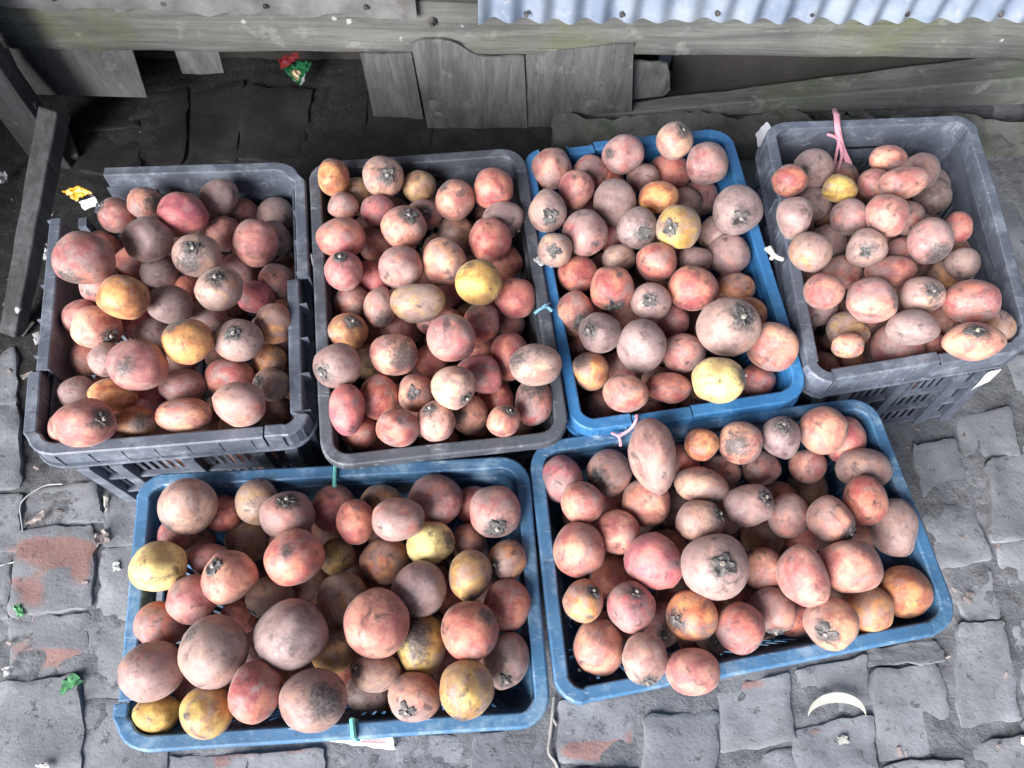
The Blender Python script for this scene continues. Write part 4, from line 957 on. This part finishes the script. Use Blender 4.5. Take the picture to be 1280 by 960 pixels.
# pink string on the far right crate: a loop over the rim and three hanging ends
t = MB(); t.tube(crv([at(1046,145,H4+.005), at(1047,158,H4+.008), at(1049,172,H4-.012), at(1053,186,H4-.03), at(1062,206,H4-.05)]), [.0062]*33, 7)
for e in ([(1049,176,H4-.012), (1046,190,H4-.03), (1042,212,H4-.05)], [(1050,180,H4-.015), (1052,196,H4-.03), (1044,222,H4-.055)], [(1048,174,H4-.012), (1041,170,H4-.006), (1034,168,H4-.004)]):
    t.tube(crv([at(*p) for p in e]), .0030, 6)
t.tube(crv([at(1046,145,H4+.005), at(1044,141,H4-.01), at(1043,138,H4-.05)]), .005, 6)
tag(t.build('string', M_PINK, None, True), 'pink plastic string knotted over the back rim of the far right grey crate', 'string')
t = MB(); t.tube(crv([at(796,519,H3+.004), at(795,526,H3+.005), at(788,536,H3-.005), at(774,545,H3-.012), at(771,543,H3-.010)]), .0026, 6)
t.tube(crv([at(772,543,H3-.011), at(775,550,H3-.016), at(776,558,H3-.02)]), .0026, 6); t.tube(crv([at(764,541,H3-.008), at(772,544,H3-.010), at(779,541,H3-.010)]), .0022, 6)
tag(t.build('string', M_PINK, None, True), 'thin pink tie between the bright blue crate and the front right one', 'string')
def rim_tie(px, py, px2, py2, H, mat, label, r=.004):
    a, b = at(px, py, H), at(px2, py2, H); d = (b-a); m = MB()
    m.tube(crv([a-d*.1+UZ*-.035, a-d*.05+UZ*.002, a+UZ*.0045, b+UZ*.0045, b+d*.06+UZ*-.001, b+d*.1+UZ*-.03]), r, 7)
    m.tube([a-d*.05+UZ*.004-d*.12, (a+b)/2+UZ*.007, b+UZ*.004], r*.55, 6)
    return tag(m.build('tie', mat, None, True), label, 'tie')
rim_tie(441,902,443,921,H5, M_TEAL, 'short teal tie wound over the front rim of the worn blue crate')
rim_tie(419,606,420,582,H5, M_TEAL, 'short teal tie wound over the back rim of the worn blue crate', .0034)
t = MB(); t.tube(crv([at(668,392,H2+.006), at(676,386,H2+.011), at(684,384,H2+.008), at(690,389,H2+.004)]), .0026, 6)
t.tube(crv([at(676,386,H2+.010), at(682,381,H2+.012), at(687,379,H2+.004)]), .0022, 6)
tag(t.build('string', M_CYAN, None, True), 'sky blue cord joining the rims of the charcoal and bright blue crates', 'string')
t = MB(); t.tube(crv([at(668,324,H2+.004), at(674,328,H2+.010), at(682,329,H2+.010), at(690,333,H2+.004)]), .003, 6)
t.tube(crv([at(672,322,H2+.008), at(676,331,H2+.012), at(683,325,H2+.010)]), .0028, 6)
tag(t.build('string', M_TWINE, None, True), 'frayed pale knot tying the charcoal crate to the bright blue crate', 'string')
t = MB(); t.tube(crv([at(389,318,H1-.01), at(392,332,H1-.012), at(400,346,H1-.015), at(399,352,H1-.018)]), .0018, 6)
for e in ([(394,352), (400,347), (406,352)], [(398,348), (396,358), (394,366)], [(400,350), (405,356), (403,362)], [(390,322), (393,312), (391,306)]):
    t.tube(crv([at(x, y, H1-.016) for x, y in e]), .0026, 6)
tag(t.build('string', M_TWINE, None, True), 'grey frayed twine knot in the gap between broken grey and charcoal crates', 'string')
t = MB(); t.tube(crv([at(958,311,H4-.004), at(964,316,H4+.004), at(972,322,H4+.006), at(978,324,H4+.002)]), .0042, 7); t.tube(crv([at(962,309,H4+.003), at(966,317,H4+.007), at(964,324,H4-.002)]), .0036, 7)
tag(t.build('tie', M_WHITE, None, True), 'white rag tied round the left rim of the far right grey crate', 'tie')
scrap('film_scrap', [(944,168), (958,152), (968,168), (950,206)], [H4-.03, H4+.006, H4-.004, H4-.09], M_FILM, 'clear plastic film scrap stuck on the back left corner of the far right crate', 'film', .0006, .006)
m = MB(); q = CR[4]['post']; P = np.array([[(q[0]*(1-a)+q[1]*a)*(1-b_)+(q[3]*(1-a)+q[2]*a)*b_+np.array([0, -.001-.004*fbm(a*3, b_*3, 1, 2, 2)**2, 0]) for b_ in np.linspace(0, 1, 6)] for a in np.linspace(0, 1, 5)])
m.sheet(P, .0008); tag(m.build('label_sticker', M_WHITE, None, True), 'torn white sticker on the front right post of the far right crate', 'sticker')
# litter on the ground
p = scrap('paper', [(392,924), (490,918), (494,938), (440,930)], [.022, .022, .018, .018], M_WHITE, 'white paper slip with pink scrawl under the front rim of the worn blue crate', 'paper', .0008, .001)
t = MB(); xs = np.linspace(452, 482, 34)
t.tube([at(x, 927.0+1.5*math.sin(k*1.7)+(x-452)*.03, .0255) for k, x in enumerate(xs)], .0009, 5); o = t.build('writing', M_INK, p, True)
cres = MB(); P = np.zeros((15, 4, 3))
for i in range(15):
    t_ = i/14; an = math.pi*(1.06-1.10*t_)
    for j in range(4):
        wv = math.sin(math.pi*t_)**.8*j/3; x = 1046+36*math.cos(an)*(1-.0*wv); y = 893-28*math.sin(an)+13*wv
        q = at(x, y, .022+.010*math.sin(math.pi*t_)*(1-j/3*.5)); P[i, j] = q
cres.sheet(P, .0022)
tag(cres.build('fruit_peel', M_PEEL, None, True), 'pale crescent shaped peel lying on the bricks at front right', 'peel')
cord('wire', [(-20,711,.014), (8,705,.013), (22,700,.014), (30,688,.014), (28,660,.016), (25,634,.018), (32,622,.02), (48,611,.018), (60,606,.015), (78,605,.012)], .0014, M_TWINE, 'pale bent wire looping over the paving at the left edge', 'wire')
t = MB(); t.tube(crv([at(693,872,.012), at(691,890,.016), at(688,918,.014), at(686,940,.016), at(694,952,.014), at(698,962,.012)]), .0030, 7); t.tube(crv([at(691,898,.016), at(696,907,.016)]), .0022, 6)
tag(t.build('twig', M_TWIG, None, True), 'thin pale twig lying on the paving between the two front blue crates', 'twig')
cord('twig', [(138,684,.014), (150,678,.018), (166,670,.018), (176,668,.012)], .0014, M_TWINE, 'fine straw stalk poking from under the worn blue front crate at left', 'twig')
scrap('green_scrap', [(80,850), (93,841), (105,852), (76,869)], .020, M_LEAFG, 'torn bright green scrap on the paving left of the worn blue crate', 'scrap', .001, .006)
scrap('green_scrap', [(17,758), (25,755), (31,769), (22,771)], .020, M_LEAFG, 'tiny pale green scrap at the left edge above the red worn brick', 'scrap', .001, .004)
scrap('leaf', [(31,656), (55,637), (57,646), (44,654)], .020, M_DRY, 'small grey dry leaf beside the pale wire loop', 'leaf', .001, .004)
scrap('leaf', [(120,669), (134,661), (138,676), (121,684)], .022, M_DRY, 'curled pale dry leaf right of the red worn brick', 'leaf', .001, .010)
scrap('sliver', [(129,620), (136,622), (134,634), (133,644)], .016, M_PEEL, 'thin cream sliver standing by the corner post of the broken grey crate', 'chip', .001, .002)
scrap('chip', [(142,704), (149,701), (151,712), (143,714)], .018, M_WHITE, 'little white chip on the brick beside the worn blue crate', 'chip', .002, .003)
scrap('leaf', [(23,421), (40,402), (44,404), (30,420)], .02, M_DRY, 'long thin dry leaf under the left wall of the broken grey crate', 'leaf', .001, .004)
scrap('chip', [(42,418), (49,415), (51,428), (45,431)], .02, M_TWINE, 'pale stone chip beside the long thin dry leaf', 'chip', .002, .003)
scrap('leaf', [(26,470), (41,464), (41,469), (29,474)], .02, M_DRY, 'small narrow dry leaf below the pale stone chip at left', 'leaf', .001, .003)
scrap('chip', [(4,836), (12,832), (14,842), (6,846)], .018, M_WHITE, 'white crumb at the left edge beside the lower red worn brick', 'chip', .002, .004)
scrap('chip', [(46,956), (60,953), (66,962), (48,964)], .018, M_WHITE, 'white chip cut off by the bottom edge at lower left', 'chip', .002, .003)
scrap('chip', [(1046,921), (1057,920), (1059,928), (1049,929)], .017, M_PEEL, 'small cream crumb on the brick below the crescent peel', 'chip', .003, .003)
scrap('chip', [(1274,920), (1284,920), (1284,930), (1276,929)], .02, M_WHITE, 'white crumb in the joint at the lower right edge', 'chip', .003, .003)
scrap('foil', [(32,322), (58,305), (62,312), (60,328)], [.03, .05, .05, .03], M_FOIL, 'crumpled silver foil between the leaning prop and the broken grey crate', 'foil', .0008, .022, 9)
scrap('foil', [(-4,218), (9,216), (10,229), (-4,231)], .03, M_FOIL, 'bluish white foil scrap at the left edge beside the leaning prop', 'foil', .0008, .012)
# wrappers
wz = .12
y_ = scrap('wrapper', [(78,240), (100,234), (116,242), (96,252)], [.24, .25, .24, .23], M_YEL, 'orange yellow snack wrapper caught in the broken corner of the grey crate', 'wrapper', .0008, .006, 9)
scrap('paper', [(99,253), (119,246), (125,257), (106,263)], [.225, .235, .225, .22], M_WHITE, 'folded bluish white paper beside the orange yellow wrapper', 'paper', .001, .003)
g_ = scrap('wrapper', [(354,88), (366,74), (390,80), (377,110)], [.055, .065, .055, .03], M_GRN, 'shiny green snack wrapper in the dark under the timber beam', 'wrapper', .0008, .009, 12)
for mm in (M_FOIL, M_CREAM): g_.data.materials.append(mm)
for k_, p_ in enumerate(g_.data.polygons):
    if k_ < 242:
        i_, j_ = (k_//2)//11, (k_//2) % 11
        p_.material_index = 1 if (j_ == 10 and i_ < 5) or (i_ == 10 and j_ < 3) else 2 if 1 <= i_ <= 4 and 4 <= j_ <= 7 else 0
scrap('wrapper', [(348,74), (372,66), (374,74), (352,88)], [.08, .09, .08, .07], M_RED, 'dark red wrapper behind the shiny green one under the beam', 'wrapper', .0008, .007, 9)

m = MB(); rs = np.random.RandomState(77)
for k in range(170):
    x, y = (rs.uniform(-1.15, -.72), rs.uniform(.1, 1.2)) if k < 95 else (rs.uniform(-1.2, 1.25), rs.uniform(-.1, .5)) if k < 130 else (rs.uniform(.8, 1.3), rs.uniform(.1, 1.4))
    an = rs.uniform(0, 6.3); L = rs.uniform(.004, .016); w_ = L*rs.uniform(.15, .5); z = .013+.006*rs.rand()+(.03*min(1, max(0, (y-1.05)/.3)) if x > .75 else 0)
    d = np.array([math.cos(an), math.sin(an), rs.uniform(-.25, .25)]); e = np.array([-math.sin(an), math.cos(an), rs.uniform(-.3, .3)]); c = np.array([x, y, z])
    m.box(c, (L, w_, .0012), [d, e, np.cross(d, e)])
tag(m.build('leaf_litter', M_DRY, None, False), 'tiny dry leaf bits and straw scattered over the paving', 'litter', kind='stuff')
